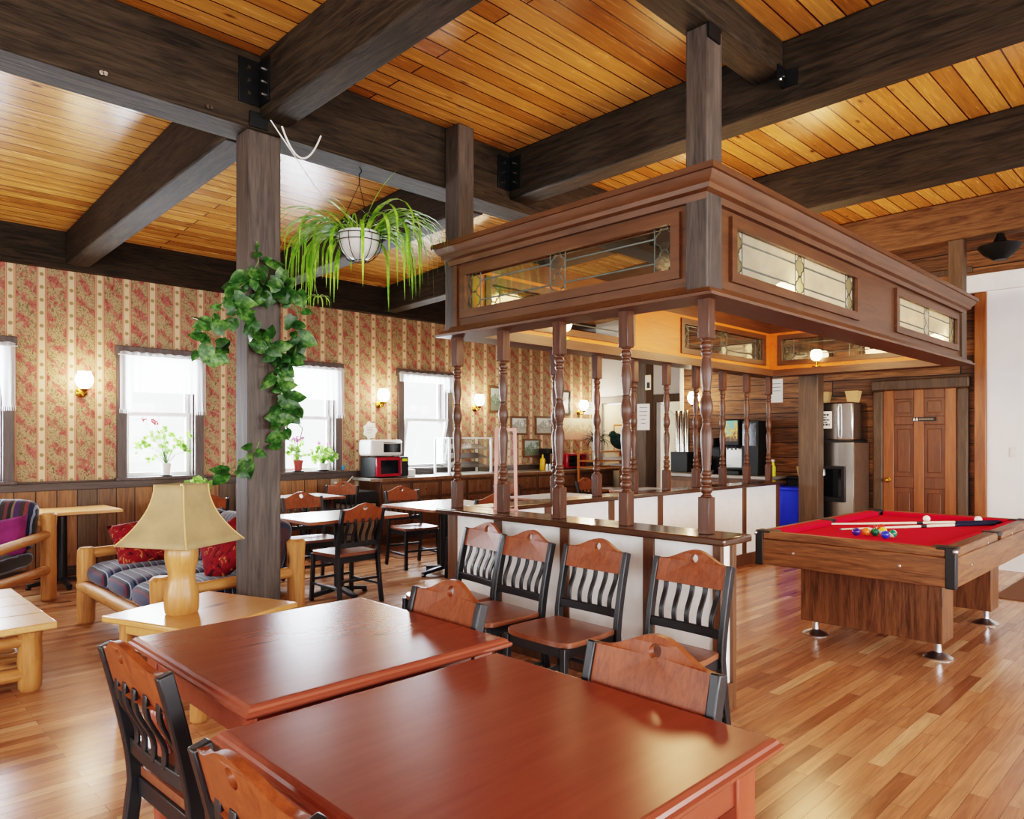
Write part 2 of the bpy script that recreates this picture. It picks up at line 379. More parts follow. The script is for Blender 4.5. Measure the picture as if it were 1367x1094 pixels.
M['cabframe'] = wood('cabinet_frame', (70,44,26), (104,70,44), 'z', 1, .45)
M['microred'] = plain('red_enamel', (150,22,40), .25, var=.05)
M['darkglass'] = plain('dark_glass', (16,18,22), .08, var=.1)
M['offwhite'] = plain('offwhite_plastic', (214,212,206), .4, var=.03)
M['papersheet'] = plain('paper', (232,230,224), .8, var=.02)
M['ink'] = plain('gray_ink', (96,94,98), .8)
M['inkblack'] = plain('black_ink', (40,38,44), .8)
M['blue'] = plain('blue_plastic', (28,52,190), .4, var=.05)
M['yellow'] = plain('mustard_plastic', (222,172,30), .4, var=.05)
M['lime'] = plain('lime_plastic', (196,206,50), .4, var=.05)
M['tan'] = plain('tan_card', (196,160,108), .8, var=.06)
M['taupe'] = plain('taupe_plastic', (150,134,116), .6, var=.06)
M['darkshelf'] = plain('dark_shelf', (104,92,88), .5)
M['brownpanel'] = plain('brown_panel', (112,90,76), .35, .3)
M['palepink'] = plain('pale_pink_plastic', (206,150,136), .35, var=.05)
M['bluecup'] = plain('teal_plastic', (60,130,160), .4)
M['frame'] = wood('picture_frame', (84,56,36), (120,86,56), 'x', 2, .4)
M['darkframe'] = plain('dark_frame', (48,36,30), .4)
M['rug'] = plain('brown_rug', (112,78,56), .95, var=.15, scale=80)
M['blackrug'] = plain('black_rug', (38,38,40), .95, var=.2, scale=80)
M['doorw'] = wood('door_wood', (104,56,26), (160,96,48), 'z', 1, .38, contrast=.8, knots=True)
M['doorpanel'] = wood('door_panel_wood', (74,40,20), (120,70,36), 'z', 1, .4, contrast=.8)
M['doorcase'] = wood('door_casing', (60,46,34), (98,76,56), 'z', 1, .55)
M['orange'] = wood('orange_wood', (160,96,40), (196,128,62), 'x', 1, .45, contrast=.6)
M['wire'] = plain('white_wire', (216,214,208), .5)
def art(name, sky, mid, low, zc=0):
    k = NT(name); v = k.coords(); z = k.n('SeparateXYZ', None, Vector=v).outputs[2]; n = k.noise(v, 16, 5, .65, 1)
    s = k.math('ADD', k.math('MULTIPLY', k.math('SUBTRACT', z, zc), 1.3), k.math('ADD', k.math('MULTIPLY', n, 1.1), -.05))
    return k.fin(k.ramp(s, [(.36, lin(*low)), (.48, lin(*mid)), (.6, lin(*sky))]), .3)
M['art1'] = art('landscape_print', (176,186,178), (92,110,86), (120,128,112))
M['art2'] = art('village_print', (214,214,206), (130,128,118), (172,168,156))
M['poster'] = art('poster_print', (226,214,186), (198,176,140), (206,160,140))
M['drink'] = art('drink_graphic', (110,170,150), (214,176,60), (90,60,30), .6)

# ------------------------------------------------------------------ room shell
WY, WX, HX = 8.8, 9.5, 10.8          # window wall, plank wall, far hall wall
XL, YB = -3.6, -4.6                  # walls behind and beside the camera
def S(o): o['kind'] = 'structure'; return o
S(MB().box(XL-.2, YB-.2, -.12, 12.6, WY+.2, 0).build('floor', M['floor'], smooth=False))
cm = MB()
cm.hexa([(XL,YB,3.9),(12.6,YB,3.9),(12.6,4.55,3.9),(XL,4.55,3.9),(XL,YB,4.02),(12.6,YB,4.02),(12.6,4.55,4.02),(XL,4.55,4.02)])
cm.hexa([(XL,4.55,3.9),(12.6,4.55,3.9),(12.6,WY+.1,3.62),(XL,WY+.1,3.62),(XL,4.55,4.02),(12.6,4.55,4.02),(12.6,WY+.1,3.74),(XL,WY+.1,3.74)])
S(cm.build('ceiling', M['ceil'], smooth=False))
WIN = [(.585,1.525),(2.475,3.42),(4.37,5.31),(6.26,7.29)]
WZ0, WZ1 = 1.02, 2.40
w = MB(); xs = XL
for a, b in WIN:
    a, b = a+.09, b-.09
    w.box(xs, WY, 0, a, WY+.22, 3.75); w.box(a, WY, 0, b, WY+.22, WZ0); w.box(a, WY, WZ1, b, WY+.22, 3.75); xs = b
w.box(xs, WY, 0, HX+.2, WY+.22, 3.75)
S(w.build('wall_left', M['paper'], smooth=False))
S(MB().box(XL, WY-.022, .1, 5.5, WY-.001, .92).build('trim_1', M['wains'], smooth=False))
t = MB(); xs = XL
t.box(XL, WY-.038, .905, HX, WY-.001, .985)
for a, b in WIN + [(12, 12)]:
    t.box(xs, WY-.04, .985, min(a, HX), WY-.001, 1.005); xs = b
S(t.build('trim_2', M['trimwood'], bevel=.006))
S(MB().box(XL, WY-.03, 0, 5.5, WY-.001, .1).build('baseboard_left', M['trimwood'], bevel=.005))
S(MB().box(XL, WY-.1, 3.24, HX, WY-.001, 3.68).build('trim_3', M['beam'], bevel=.008))
S(MB().box(WX, YB, 0, WX+.22, 5.98, 3.95).build('wall_back', M['logwall'], smooth=False))
S(MB().box(WX-.02, 5.96, 0, WX+.24, 6.02, 3.9).build('trim_4', M['cream'], bevel=.004))
hw = MB()
for y0, y1, z0 in ((5.9,6.5,0),(6.5,7.35,2.12),(7.35,7.75,0),(7.75,8.55,2.12),(8.55,8.8,0)): hw.box(HX, y0, z0, HX+.15, y1, 3.9)
S(hw.build('wall_far', M['whitewall'], smooth=False))
S(MB().box(12.4, 5.2, 0, 12.55, 8.8, 3.9).build('wall_hall', M['cream'], smooth=False))
S(MB().box(HX, 5.98, 0, 12.6, 6.0, 3.9).box(WX+.2, 5.98, 0, HX, 6.0, 3.9).build('wall_return', M['whitewall'], smooth=False))
# unseen camera-side walls, openings added to let fill light in
def holed(name, along, c0, c1, d0, d1, holes, mat):
    m = MB(); x = c0
    B = (lambda a, b, z0, z1: m.box(a, d0, z0, b, d1, z1)) if along == 'x' else (lambda a, b, z0, z1: m.box(d0, a, z0, d1, b, z1))
    for a, b in holes:
        B(x, a, 0, 4); B(a, b, 0, .8); B(a, b, 2.6, 4); x = b
    B(x, c1, 0, 4); return S(m.build(name, mat, smooth=False))
holed('wall_front', 'x', XL, WX, YB-.2, YB, [(-2.4,-.2),(1.2,3.6),(5,7.6)], M['white'])
holed('wall_side', 'y', YB, WY, XL-.2, XL, [(-3,-.8),(.8,3),(4.6,6.8)], M['white'])

# plank-wall corner: white wall section, header, log corner board
S(MB().box(WX-.05, YB, 0, WX-.001, 2.03, 3.1).build('wall_right', M['whitewall'], smooth=False))
S(MB().box(WX-.1, YB, 3.1, WX-.001, 2.25, 3.3).build('trim_5', M['whitepaint'], bevel=.006))
S(MB().box(WX-.09, 2.03, 0, WX-.001, 2.15, 3.1).build('trim_6', M['doorw'], bevel=.012))
S(MB().box(WX-.03, 5.98-3.8, 3.35, WX-.001, 5.98, 3.42).build('trim_7', M['doorcase'], bevel=.01))

# windows
def window(i, a, b, tilt=0, full=True):
    r = thing('window_%d' % i, None, None, ((a+b)/2, WY, WZ0), kind='structure')
    y = WY; m = MB(); k = .1
    m.box(a, y-.045, 1.0, a+k, y+.02, 2.48); m.box(b-k, y-.045, 1.0, b, y+.02, 2.48); m.box(a-.02, y-.06, 2.38, b+.02, y+.02, 2.49)
    m.box(a+k, y, 1.0, a+k+.015, y+.2, 2.4); m.box(b-k-.015, y, 1.0, b-k, y+.2, 2.4)
    m.build('casing', M['casing'], r, bevel=.006, world=True)
    MB().box(a-.02, y-.075, .985, b+.02, y+.2, 1.02).build('sill', M['casing'], r, bevel=.006, world=True)
    x0, x1 = a+k+.015, b-k-.015; zm = 1.73
    def sash(y0, z0, z1, tl=0):
        pts = [(x0,z0),(x1,z0),(x1,z1),(x0,z1)]; g = .045
        inn = [(x0+g,z0+g),(x1-g,z0+g),(x1-g,z1-g),(x0+g,z1-g)]
        fn = lambda p, q, tt: (p, y0+tt - (q-z0)*tl, q)
        o = MB().prism([pts, inn[::-1]], 0, .035, fn).build('sash', M['whitepaint'], r, world=True, smooth=False)
        MB().add([fn(p,q,.017) for p,q in inn], [(0,1,2,3)]).build('pane', M['glass'], o, world=True, smooth=False)
    sash(y+.13, zm-.03, 2.4); sash(y+.09, 1.02, zm+.03, tilt)
    return r
for i, (a, b) in enumerate(WIN): window(i+1, a, b, .22 if i == 3 else 0)

# valance curtains with fringe
def valance(a, b, zt, zb, zside, label, sag=False):
    r = thing('curtain_valance', label, 'curtain', ((a+b)/2, WY-.08, zb), group='white valances over the windows')
    g = []; n = 60
    for j in range(8):
        row = []
        for i in range(n+1):
            t = i/n; x = a + (b-a)*t; e = min(t, 1-t)
            zl = zside if e < .13 else zb
            if sag: zl = zb if t < .78 else zside
            q = j/7; z = zt + (zl-zt)*q
            y = WY - .075 - .014*sin(i*1.15)*(.4+q) - .008*q
            if j == 0: z += .012*abs(sin(i*.42))
            row.append((x, y, z))
        g.append(row)
    MB().surf(g).build('cloth', M['sheer'], r, world=True, angle=180)
    f = MB()
    for i in range(n+1):
        x, y, z = g[-1][i]
        if (min(i/n, 1-i/n) < .13 and not sag) or (sag and i/n > .78): f.tube([(x,y,z+.005),(x,y,z-.045)], [.006,.003], 5)
    f.build('fringe', M['sheer'], r, world=True)
    MB().tube([(a-.02,WY-.085,zt-.03),(b+.02,WY-.085,zt-.03)], .006, 8).build('rod', M['offwhite'], r, world=True)
valance(.6, 1.525, 2.42, 1.98, 1.78, 'white fringed valance over the window cut off by the frame')
valance(2.49, 3.43, 2.42, 1.98, 1.78, 'white fringed valance over the window behind the single white potted geranium')
valance(4.38, 5.32, 2.42, 1.98, 1.78, 'white fringed valance over the window with two flower pots')
valance(6.25, 7.32, 2.44, 2.30, 2.22, 'short bunched white valance over the window above the counter', True)

# ------------------------------------------------------------------ beams and posts
def bolts(par, pts, ax):
    R = {'x': Matrix.Rotation(PI/2, 3, 'Y'), 'y': Matrix.Rotation(-PI/2, 3, 'X')}[ax]
    for p in pts: MB().lathe([(.013,-.012),(.013,.010),(.007,.014)], p, 8, R).build('bolt', M['steel'], par, world=True)
g = thing('timber_girder', 'huge dark timber girder running over both plant posts, parallel to the windows', 'beam', (3.4,4.54,3.42), kind='thing')
MB().box(XL, 4.40, 3.42, HX, 4.68, 3.895).build('beam_body', M['beam'], g, bevel=.012, world=True)
MB().box(2.0, 4.385, 3.425, 2.12, 4.40, 3.52).build('bracket', M['iron'], g, world=True, bevel=.002)
bolts(g, [onY(u, v, 4.395) for u, v in ((135,98),(140,99),(277,143),(281,144))], 'y')
def near_beam(x, w, label, by, mat='beam_y'):
    r = thing('timber_beam', label, 'beam', (x+w/2, 0, 3.5), group='dark timber ceiling beams', kind='thing')
    MB().hexa([(x,YB,3.53),(x+w,YB,3.53),(x+w,4.40,3.49),(x,4.40,3.49),(x,YB,3.897),(x+w,YB,3.897),(x+w,4.40,3.897),(x,4.40,3.897)]).build('beam_body', M[mat], r, bevel=.014, world=True)
    if by:
        k = MB().box(x-.012, 4.26, 3.56, x, 4.40, 3.84).box(x-.14, 4.388, 3.56, x, 4.40, 3.84).build('bracket', M['iron'], r, world=True, bevel=.002)
        bolts(k, [(x-.016,4.33,3.62+.08*i) for i in range(3)], 'x'); bolts(k, [(x-.08,4.384,3.62+.08*i) for i in range(3)], 'y')
near_beam(2.07, .2, 'dark beam meeting the girder above the pothos post, coming toward the viewer', True)
near_beam(4.29, .22, 'long dark beam passing over the near corner of the canopy', True)
near_beam(6.35, .22, 'dark beam crossing above the middle of the canopy right side', False)
near_beam(8.42, .22, 'brown beam over the far end of the canopy, next to the plank wall', False, 'beam_brown')
def far_beam(x, w, label):
    r = thing('timber_beam', label, 'beam', (x+w/2, 6.7, 3.35), group='dark timber ceiling beams', kind='thing')
    MB().hexa([(x,4.68,3.415),(x+w,4.68,3.415),(x+w,8.7,3.285),(x,8.7,3.285),(x,4.68,3.888),(x+w,4.68,3.888),(x+w,8.7,3.63),(x,8.7,3.63)]).build('beam_body', M['beam_y'], r, bevel=.014, world=True)
far_beam(1.96, .22, 'dark beam from the pothos post to the window wall, underside grey with window glare')  # grey underside is window light glancing off the timber
far_beam(4.03, .22, 'dark beam to the window wall passing behind the hanging spider plant')
far_beam(5.95, .22, 'dark beam ending over the window wall right of the spider plant')
far_beam(8.05, .22, 'dark beam to the window wall mostly hidden by the canopy')
r = thing('timber_beam', 'short dark crossbeam resting on the post at the near canopy corner', 'beam', (3.3,2.1,3.68), group='dark timber ceiling beams', kind='thing')
MB().box(2.27, 1.99, 3.68, 4.29, 2.18, 3.897).build('beam_body', M['beam'], r, bevel=.012, world=True)
k = MB().box(4.2, 1.978, 3.60, 4.288, 1.99, 3.72).box(4.276, 1.9, 3.60, 4.288, 2.0, 3.70).build('bracket', M['iron'], r, world=True)
bolts(k, [(4.22,1.975,3.63),(4.26,1.975,3.66)], 'y')
def post(x0, y0, x1, y1, z0, z1, label, mat='post'):
    r = MB().box(x0, y0, z0, x1, y1, z1).build('timber_post', M[mat], smooth=True, bevel=.01)
    return tag(r, label, 'post', kind='thing')
post(2.0, 4.42, 2.225, 4.6, 0, 3.42, 'dark timber post wound with pothos beside the log sofa')
post(3.58, 4.23, 3.74, 4.395, 2.24, 3.88, 'dark post rising from the left corner of the canopy to the girder')
p3 = post(3.44, 2.015, 3.6, 2.15, 2.24, 3.68, 'dark post at the near corner of the canopy up to the crossbeam')
MB().box(3.44, 2.003, 3.60, 3.56, 2.015, 3.70).build('bracket', M['iron'], p3, smooth=False)
post(8.68, 3.6, 8.86, 3.84, 0, 3.5, 'dark olive post beside the stainless ice dispenser', 'doorcase')
post(9.6, 6.72, 9.82, 6.94, 0, 3.75, 'brown post carrying a white notice, seen between the spindles', 'doorcase')
post(8.43, 2.02, 8.575, 2.16, 2.24, 3.5, 'brown post at the far right corner of the canopy up to the beam', 'doorcase')

# cord from the beam along the post to the planter
cb = MB(); pts = []
for t in range(13):
    a = t/12; pts.append((2.2+.28*a, 4.36, 3.47 - .55*a*(1-a)*1.3 + .02*a))
cb.tube(pts, .006, 6); cb.tube([(2.12,4.37,3.5),(2.2,4.36,3.40),(2.5,4.45,3.16),(2.9,4.5,2.98)], .004, 6)
tag(cb.build('electric_cord', M['wire']), 'thin white cord looping under the beam at the pothos post', 'cord')

# ------------------------------------------------------------------ half wall with turned spindles
HWZ = .935
hwt = thing('half_wall', 'white textured half wall with dark cap rail and row of turned spindles', 'half wall', (3.5,4.1,0), kind='thing')
MB().box(3.46, 1.95, 0, 3.57, 4.17, .9).build('panel', M['white'], hwt, world=True, smooth=False)
MB().box(3.57, 4.05, 0, 8.6, 4.17, .9).build('panel', M['white'], hwt, world=True, smooth=False)
MB().box(3.36, 1.87, .895, 3.66, 4.24, HWZ).build('cap_rail', M['cap_y'], hwt, world=True, bevel=.01)
MB().box(3.66, 3.97, .895, 8.66, 4.24, HWZ).build('cap_rail', M['cap'], hwt, world=True, bevel=.01)
def bat(x0, y0, z0, x1, y1, z1): MB().box(x0,y0,z0,x1,y1,z1).build('batten', M['batten'], hwt, world=True, bevel=.004)
for y in (2.36, 3.0, 3.62): bat(3.445, y, .1, 3.46, y+.075, .895)
bat(3.44, 4.1, 0, 3.6, 4.19, .895); bat(3.44, 1.935, 0, 3.475, 1.985, .895); bat(3.56, 1.93, 0, 3.6, 1.985, .895)
MB().box(3.44, 1.985, 0, 3.46, 4.1, .12).build('skirting', M['batten'], hwt, world=True, bevel=.004)
MB().box(3.475, 1.93, 0, 3.56, 1.95, .14).build('skirting', M['batten'], hwt, world=True, bevel=.004)
MB().box(3.6, 4.03, 0, 8.6, 4.05, .13).build('skirting', M['batten'], hwt, world=True, bevel=.004)
for x in (4.35, 5.2, 5.98, 6.82, 7.68, 8.52): bat(x, 4.035, .13, x+.08, 4.05, .895)
SZ = 2.215
def spindle(x, y):
    z0, z1 = HWZ, SZ; w = .034; n = 20
    m = MB(); m.box(x-w, y-w, z0, x+w, y+w, z0+.2); m.box(x-w, y-w, z1-.22, x+w, y+w, z1)
    a, b = z0+.2, z1-.22; L = b-a
    pr = [(0,.034),(.012,.026),(.02,.02),(.03,.03),(.05,.034),(.065,.03),(.072,.022),(.085,.03),(.105,.033),(.12,.026),(.128,.02),(.14,.026),(.155,.028),(.165,.022),
          (.18,.022),(.26,.027),(.36,.033),(.42,.031),(.455,.022),(.47,.021),(.478,.027),(.486,.021),(.50,.024),(.54,.034),(.575,.036),(.61,.031),(.65,.022),(.66,.027),(.668,.021),(.69,.023),(.75,.031),(.80,.032),(.86,.027),(.89,.022),
          (.90,.028),(.915,.03),(.93,.022),(.945,.03),(.96,.033),(.975,.028),(.985,.022),(1,.034)]
    m.lathe([(r, a+L*t) for t, r in pr], (x,y,0), n)
    return m.build('spindle', M['spindle'], hwt, world=True, bevel=.004, angle=50)
for y in (2.055, 2.591, 3.123, 3.65, 4.15): spindle(3.5, y)
for i in range(1, 9): spindle(8.46 - .558*(i-1), 4.11)

# ------------------------------------------------------------------ canopy
cn = thing('wooden_canopy', 'large brown wooden canopy with leaded glass windows above the half wall', 'canopy', (5.9,3.1,2.2), kind='thing')
CX0, CX1, CY0, CY1 = 3.46, 8.52, 2.04, 4.16
def ring(prof, mats, name):
    """moulding round the outside of the rectangle; prof: (offset outward, z) closed polygon"""
    n = len(prof)
    cs = [(-1,-1,CX0,CY0),(1,-1,CX1,CY0),(1,1,CX1,CY1),(-1,1,CX0,CY1)]
    for i in range(4):
        a, b = cs[i], cs[(i+1)%4]; m = MB()
        vs = [(a[2]+a[0]*o, a[3]+a[1]*o, z) for o, z in prof] + [(b[2]+b[0]*o, b[3]+b[1]*o, z) for o, z in prof]
        m.add(vs, [tuple(range(n-1,-1,-1)), tuple(range(n,2*n))] + [(k,(k+1)%n,(k+1)%n+n,k+n) for k in range(n)])
        m.build(name, M[mats[i%2]], cn, world=True, angle=25)
ring([(0,2.74),(.02,2.74),(.025,2.775),(.055,2.785),(.06,2.81),(.085,2.83),(.1,2.86),(.115,2.862),(.115,2.895),(-.06,2.895),(-.06,2.74)], ('canopy','canopy_y'), 'cornice')
ring([(-.16,2.21),(.09,2.21),(.095,2.225),(.07,2.235),(.06,2.255),(.02,2.265),(.012,2.285),(-.16,2.285)], ('canopy','canopy_y'), 'bottom_moulding')
def facepanel(axis, c0, c1, d, out, wins, mat, gm='leaded'):
    """panel wall with window holes. axis 'x' or 'y' runs along; d = plane coordinate, out = outward sign"""
    z0, z1 = 2.285, 2.74
    P = (lambda a, z, t: (a, d - out*t, z)) if axis == 'x' else (lambda a, z, t: (d - out*t, a, z))
    G0, G1 = 2.385, 2.665
    m = MB(); x = c0
    def B(a, b, za, zb, t0, t1, mm): mm.prism([[(a,za),(b,za),(b,zb),(a,zb)]], t0, t1, P)
    for a, b in wins:
        B(x, a, z0, z1, .012, .05, m); B(a, b, z0, G0, .012, .05, m); B(a, b, G1, z1, .012, .05, m); x = b
    B(x, c1, z0, z1, .012, .05, m); m.build('face_panel', M[mat], cn, world=True, smooth=False)
    mi = MB(); x = c0+.05
    for a, b in wins:
        B(x, a, z0, z1, .0501, .06, mi); B(a, b, z0, G0, .0501, .06, mi); B(a, b, G1, z1, .0501, .06, mi); x = b
    B(x, c1-.05, z0, z1, .0501, .06, mi); mi.build('lamplit_lining', M['canopy_lamplit'], cn, world=True, smooth=False)
    for a, b in wins:
        f = MB(); e = .045
        for (p0,p1,q0,q1) in ((a-e,b+e,G0-e,G0+.012),(a-e,b+e,G1-.012,G1+e),(a-e,a+.012,G0+.012,G1-.012),(b-.012,b+e,G0+.012,G1-.012)): B(p0,p1,q0,q1,-.012,.012,f); B(p0,p1,q0,q1,.06,.075,f)
        wf = f.build('glass_frame', M[mat], cn, world=True, bevel=.005)
        gl = MB().add([P(a,G0,.03),P(b,G0,.03),P(b,G1,.03),P(a,G1,.03)], [(0,1,2,3)]).build('leaded_pane', M[gm], wf, world=True, smooth=False)
        came = MB(); r = .0045; h = G1-G0; cw = .13; L = b-a
        def ln(p0, q0, p1, q1, rr=r): came.tube([P(p0,q0,.03),P(p1,q1,.03)], rr, 6)
        cols = [(a+.012, a+.012+cw), ((a+b)/2-cw/2, (a+b)/2+cw/2), (b-.012-cw, b-.012)]
        for p0, p1 in cols:
            ln(p0,G0,p0,G1); ln(p1,G0,p1,G1); xc = (p0+p1)/2
            for zc in (G0+h*.26, G0+h*.74):
                q = []
                for kk in range(41):
                    th = 2*PI*kk/40; ph = (th + PI/4) % (PI/2) - PI/4; rr = cos(ph)
                    q.append((xc+cos(th)*rr*cw*.47, zc+sin(th)*rr*h*.25))
                came.tube([P(u,v,.03) for u, v in q], r, 5)
                MB().add([P(u,v,.026) for u, v in q[:-1]], [tuple(range(40))]).build('bevelled_quatrefoil', M['jewel'], wf, world=True, smooth=False)
        for z in (G0+h*.26, G0+h*.76):
            ln(cols[0][1], z, cols[1][0], z, .006); ln(cols[1][1], z, cols[2][0], z, .006)
        came.build('lead_came', M['lead'], wf, world=True)
facepanel('y', 2.15, CY1, CX0, -1, [(2.24, 4.02)], 'canopy_y')
facepanel('x', 3.6, 8.43, CY0, -1, [(3.78, 5.62), (6.52, 8.28)], 'canopy', 'milky')
facepanel('x', CX0, CX1, CY1, 1, [(3.78, 5.62), (6.52, 8.3)], 'canopy')
facepanel('y', CY0, CY1, CX1, 1, [(2.24, 3.95)], 'canopy_y')
# lamps inside the canopy
def canopy_lamp(x, y, label):
    r = thing('canopy_lamp', label, 'lamp', (x, y, 2.29), group='lamps inside the canopy')
    MB().lathe([(.05,0),(.05,.01),(.015,.02),(.012,.06),(.02,.065),(.02,.07)], (0,0,0), 14).build('base', M['brass'], r)
    MB().lathe([(.02,.07),(.05,.09),(.065,.13),(.06,.17),(.05,.19),(.03,.2)], (0,0,0), 16).build('glass_shade', M['bulb'], r)
canopy_lamp(4.65, 2.15, 'lit lamp behind the first leaded window on the canopy right side')
canopy_lamp(8.0, 2.15, 'lit lamp behind the last leaded window on the canopy right side')
canopy_lamp(4.6, 4.05, 'lit lamp inside the canopy above the long spindle row')
canopy_lamp(8.4, 3.5, 'lit lamp inside the canopy at its far end')

# ------------------------------------------------------------------ dining chairs
def make_chair(name):
    r = thing(name, None, 'chair', group='black slat-back chairs with wooden crests')
    hw, ZT = .22, .85
    out = [(-.205,-.19),(.205,-.19)] + [(.225,-.05)] + [(.228*math.copysign(abs(sin(a))**.5, sin(a)), .12+.1*abs(cos(a))**.6) for a in [PI/2 - PI*i/16 for i in range(17)]] + [(-.225,-.05)]
    MB().prism([out], .428, .455, lambda a, b, t: (a, b, t - .012*max(0, 1-((a/.2)**2+((b)/.2)**2)) * (1 if t > .44 else 0))).build('seat', M['seat'], r, bevel=.008)
    yb = lambda z: -.2 - .01*max(0,(z-.45)/.4) - .075*max(0,(z-.45)/.4)**1.3
    for s in (-1, 1):
        pts = [(s*.215, -.255, 0), (s*.21, -.225, .2), (s*.208, -.2, .42)] + [(s*.21, yb(z), z) for z in (.5,.58,.66,.74,.80,.845)]
        MB().path_bar(pts, .03, .042, (1,0,0)).build('leg', M['black'], r, bevel=.005)
        MB().path_bar([(s*.2,.2,.43),(s*.205,.205,.2),(s*.21,.215,0)], .034, .034, (1,0,0)).build('leg', M['black'], r, bevel=.005)
    MB().box(-.19,-.2,.375,.19,-.18,.428).box(-.19,.185,.375,.19,.205,.428).box(-.205,-.18,.375,-.185,.19,.428).box(.185,-.18,.375,.205,.19,.428).build('seat_frame', M['black'], r, bevel=.003)
    for z, a, b in ((.16,(-.208,-.21),(-.208,.205)), (.16,(.208,-.21),(.208,.205)), (.2,(-.205,.205),(.205,.205)), (.22,(-.21,-.225),(.21,-.225))):
        MB().bar((a[0],a[1],z),(b[0],b[1],z), .02, .022).build('stretcher', M['black'], r, bevel=.003)
    # lower back rail
    bow = lambda x: -.02*(1-(x/.2)**2)
    g = [(x, yb(.53)+bow(x)*.5, .53) for x in [-.2+.4*i/8 for i in range(9)]]
    MB().path_bar(g, .045, .02, (0,0,1)).build('back_rail', M['black'], r, bevel=.004)
    for i in range(5):
        x = -.142 + .071*i; pts = []
        for j in range(11):
            t = j/10; z = .54+.22*t; pts.append((x*(1+.06*t), yb(z)+bow(x)*.8+.012*sin(t*2*PI), z))
        MB().path_bar(pts, .026, .011, (1,0,0)).build('slat', M['black'], r, bevel=.003)
    # crest rail with arched top and round hole
    xs = [-.197+.394*i/28 for i in range(29)]
    top = [(x, .842 + .055*(.5+.5*cos(PI*min(1,abs(x)/.188)))) for x in xs]
    bot = [(x, .733 - .006*(1-(x/.2)**2)) for x in xs]
    hole = [(.021*cos(2*PI*i/18), .855+.021*sin(2*PI*i/18)) for i in range(18)]
    MB().prism([bot + top[::-1], hole], -.011, .011, lambda a, z, t: (a, yb(z)+bow(a)+t, z)).build('crest_rail', M['crest'], r, angle=50)
    return r
chair0 = make_chair('dining_chair'); used = [False]
def chair(x, y, face, label, sx=1):
    """(x, y): seat centre; FACE: compass direction the sitter looks, degrees from +X"""
    o = chair0 if not used[0] else dup(chair0)
    used[0] = True
    o.location = (x, y, 0); o.rotation_euler = (0, 0, rad(face-90)); o['label'] = label; return o
# row against the half wall (backs to it)
chair(2.93, 3.56, 172, 'slat-back chair at the window end of the row against the white half wall')
chair(2.84, 3.06, 176, 'second slat-back chair from window end along the white half wall')
chair(2.84, 2.52, 179, 'third slat-back chair along half wall, its bare seat in full view')
chair(2.86, 1.93, 178, 'slat-back chair standing apart at the open end of the half wall')
# pushed up to the dining tables
chair(1.505, 2.19, 177, 'slat-back chair tucked under far red-brown table, half wall side')
chair(1.405, 1.17, 178, 'slat-back chair tucked under near red-brown table, half wall side')
chair(.93, 2.17, 3, 'slat-back chair at the left side of the far red-brown table, seen side-on')
chair(.85, 1.255, 2, 'slat-back chair at left of near table, cut by bottom frame edge')

# ------------------------------------------------------------------ dining tables
def dining_table(x0, y0, x1, y1, H, label):
    cx, cy = (x0+x1)/2, (y0+y1)/2; a, b = (x1-x0)/2, (y1-y0)/2
    r = thing('dining_table', label, 'table', (cx, cy, 0), group='red-brown square dining tables')
    prof = [(.012,H-.034),(.004,H-.03),(0,H-.024),(0,H-.017),(.008,H-.013),(.012,H-.006),(.02,H-.001),(.026,H)]
    m = MB(); n = 4
    for o, z in prof:
        m.v += [Vector(p) for p in ((-a+o,-b+o,z),(a-o,-b+o,z),(a-o,b-o,z),(-a+o,b-o,z))]
    for i in range(len(prof)-1):
        for k in range(4): m.f.append((i*4+k, i*4+(k+1)%4, (i+1)*4+(k+1)%4, (i+1)*4+k))
    m.f += [(3,2,1,0), tuple((len(prof)-1)*4+k for k in range(4))]
    m.build('tabletop', M['cherry'], r, angle=7)
    e = .055; za, zb = H-.135, H-.034
    ap = MB().box(-a+e,-b+e,za,a-e,-b+e+.022,zb).box(-a+e,b-e-.022,za,a-e,b-e,zb).box(-a+e,-b+e,za,-a+e+.022,b-e,zb).box(a-e-.022,-b+e,za,a-e,b-e,zb)
    ap.build('apron', M['cherry'], r, bevel=.004)
    for sx in (-1,1):
        for sy in (-1,1):
            x, y = sx*(a-e-.035), sy*(b-e-.035); w = .042
            m = MB().box(x-w, y-w, za-.06, x+w, y+w, zb)
            pr = [(.042,za-.06),(.03,za-.07),(.028,za-.08),(.044,za-.095),(.052,za-.12),(.05,za-.15),(.034,za-.18),(.03,za-.19),(.042,za-.2),(.03,za-.215),(.04,za-.3),(.034,za-.45),(.024,.06),(.034,.045),(.034,.02),(.026,0)]
            m.lathe(pr, (x,y,0), 18); m.build('leg', M['cherry_z'], r, bevel=.004)
    return r
dining_table(.795, 1.765, 1.735, 2.70, .767, 'far red-brown dining table with a window reflected in its top')
dining_table(.695, .755, 1.635, 1.735, .752, 'near red-brown dining table filling the bottom of the picture')

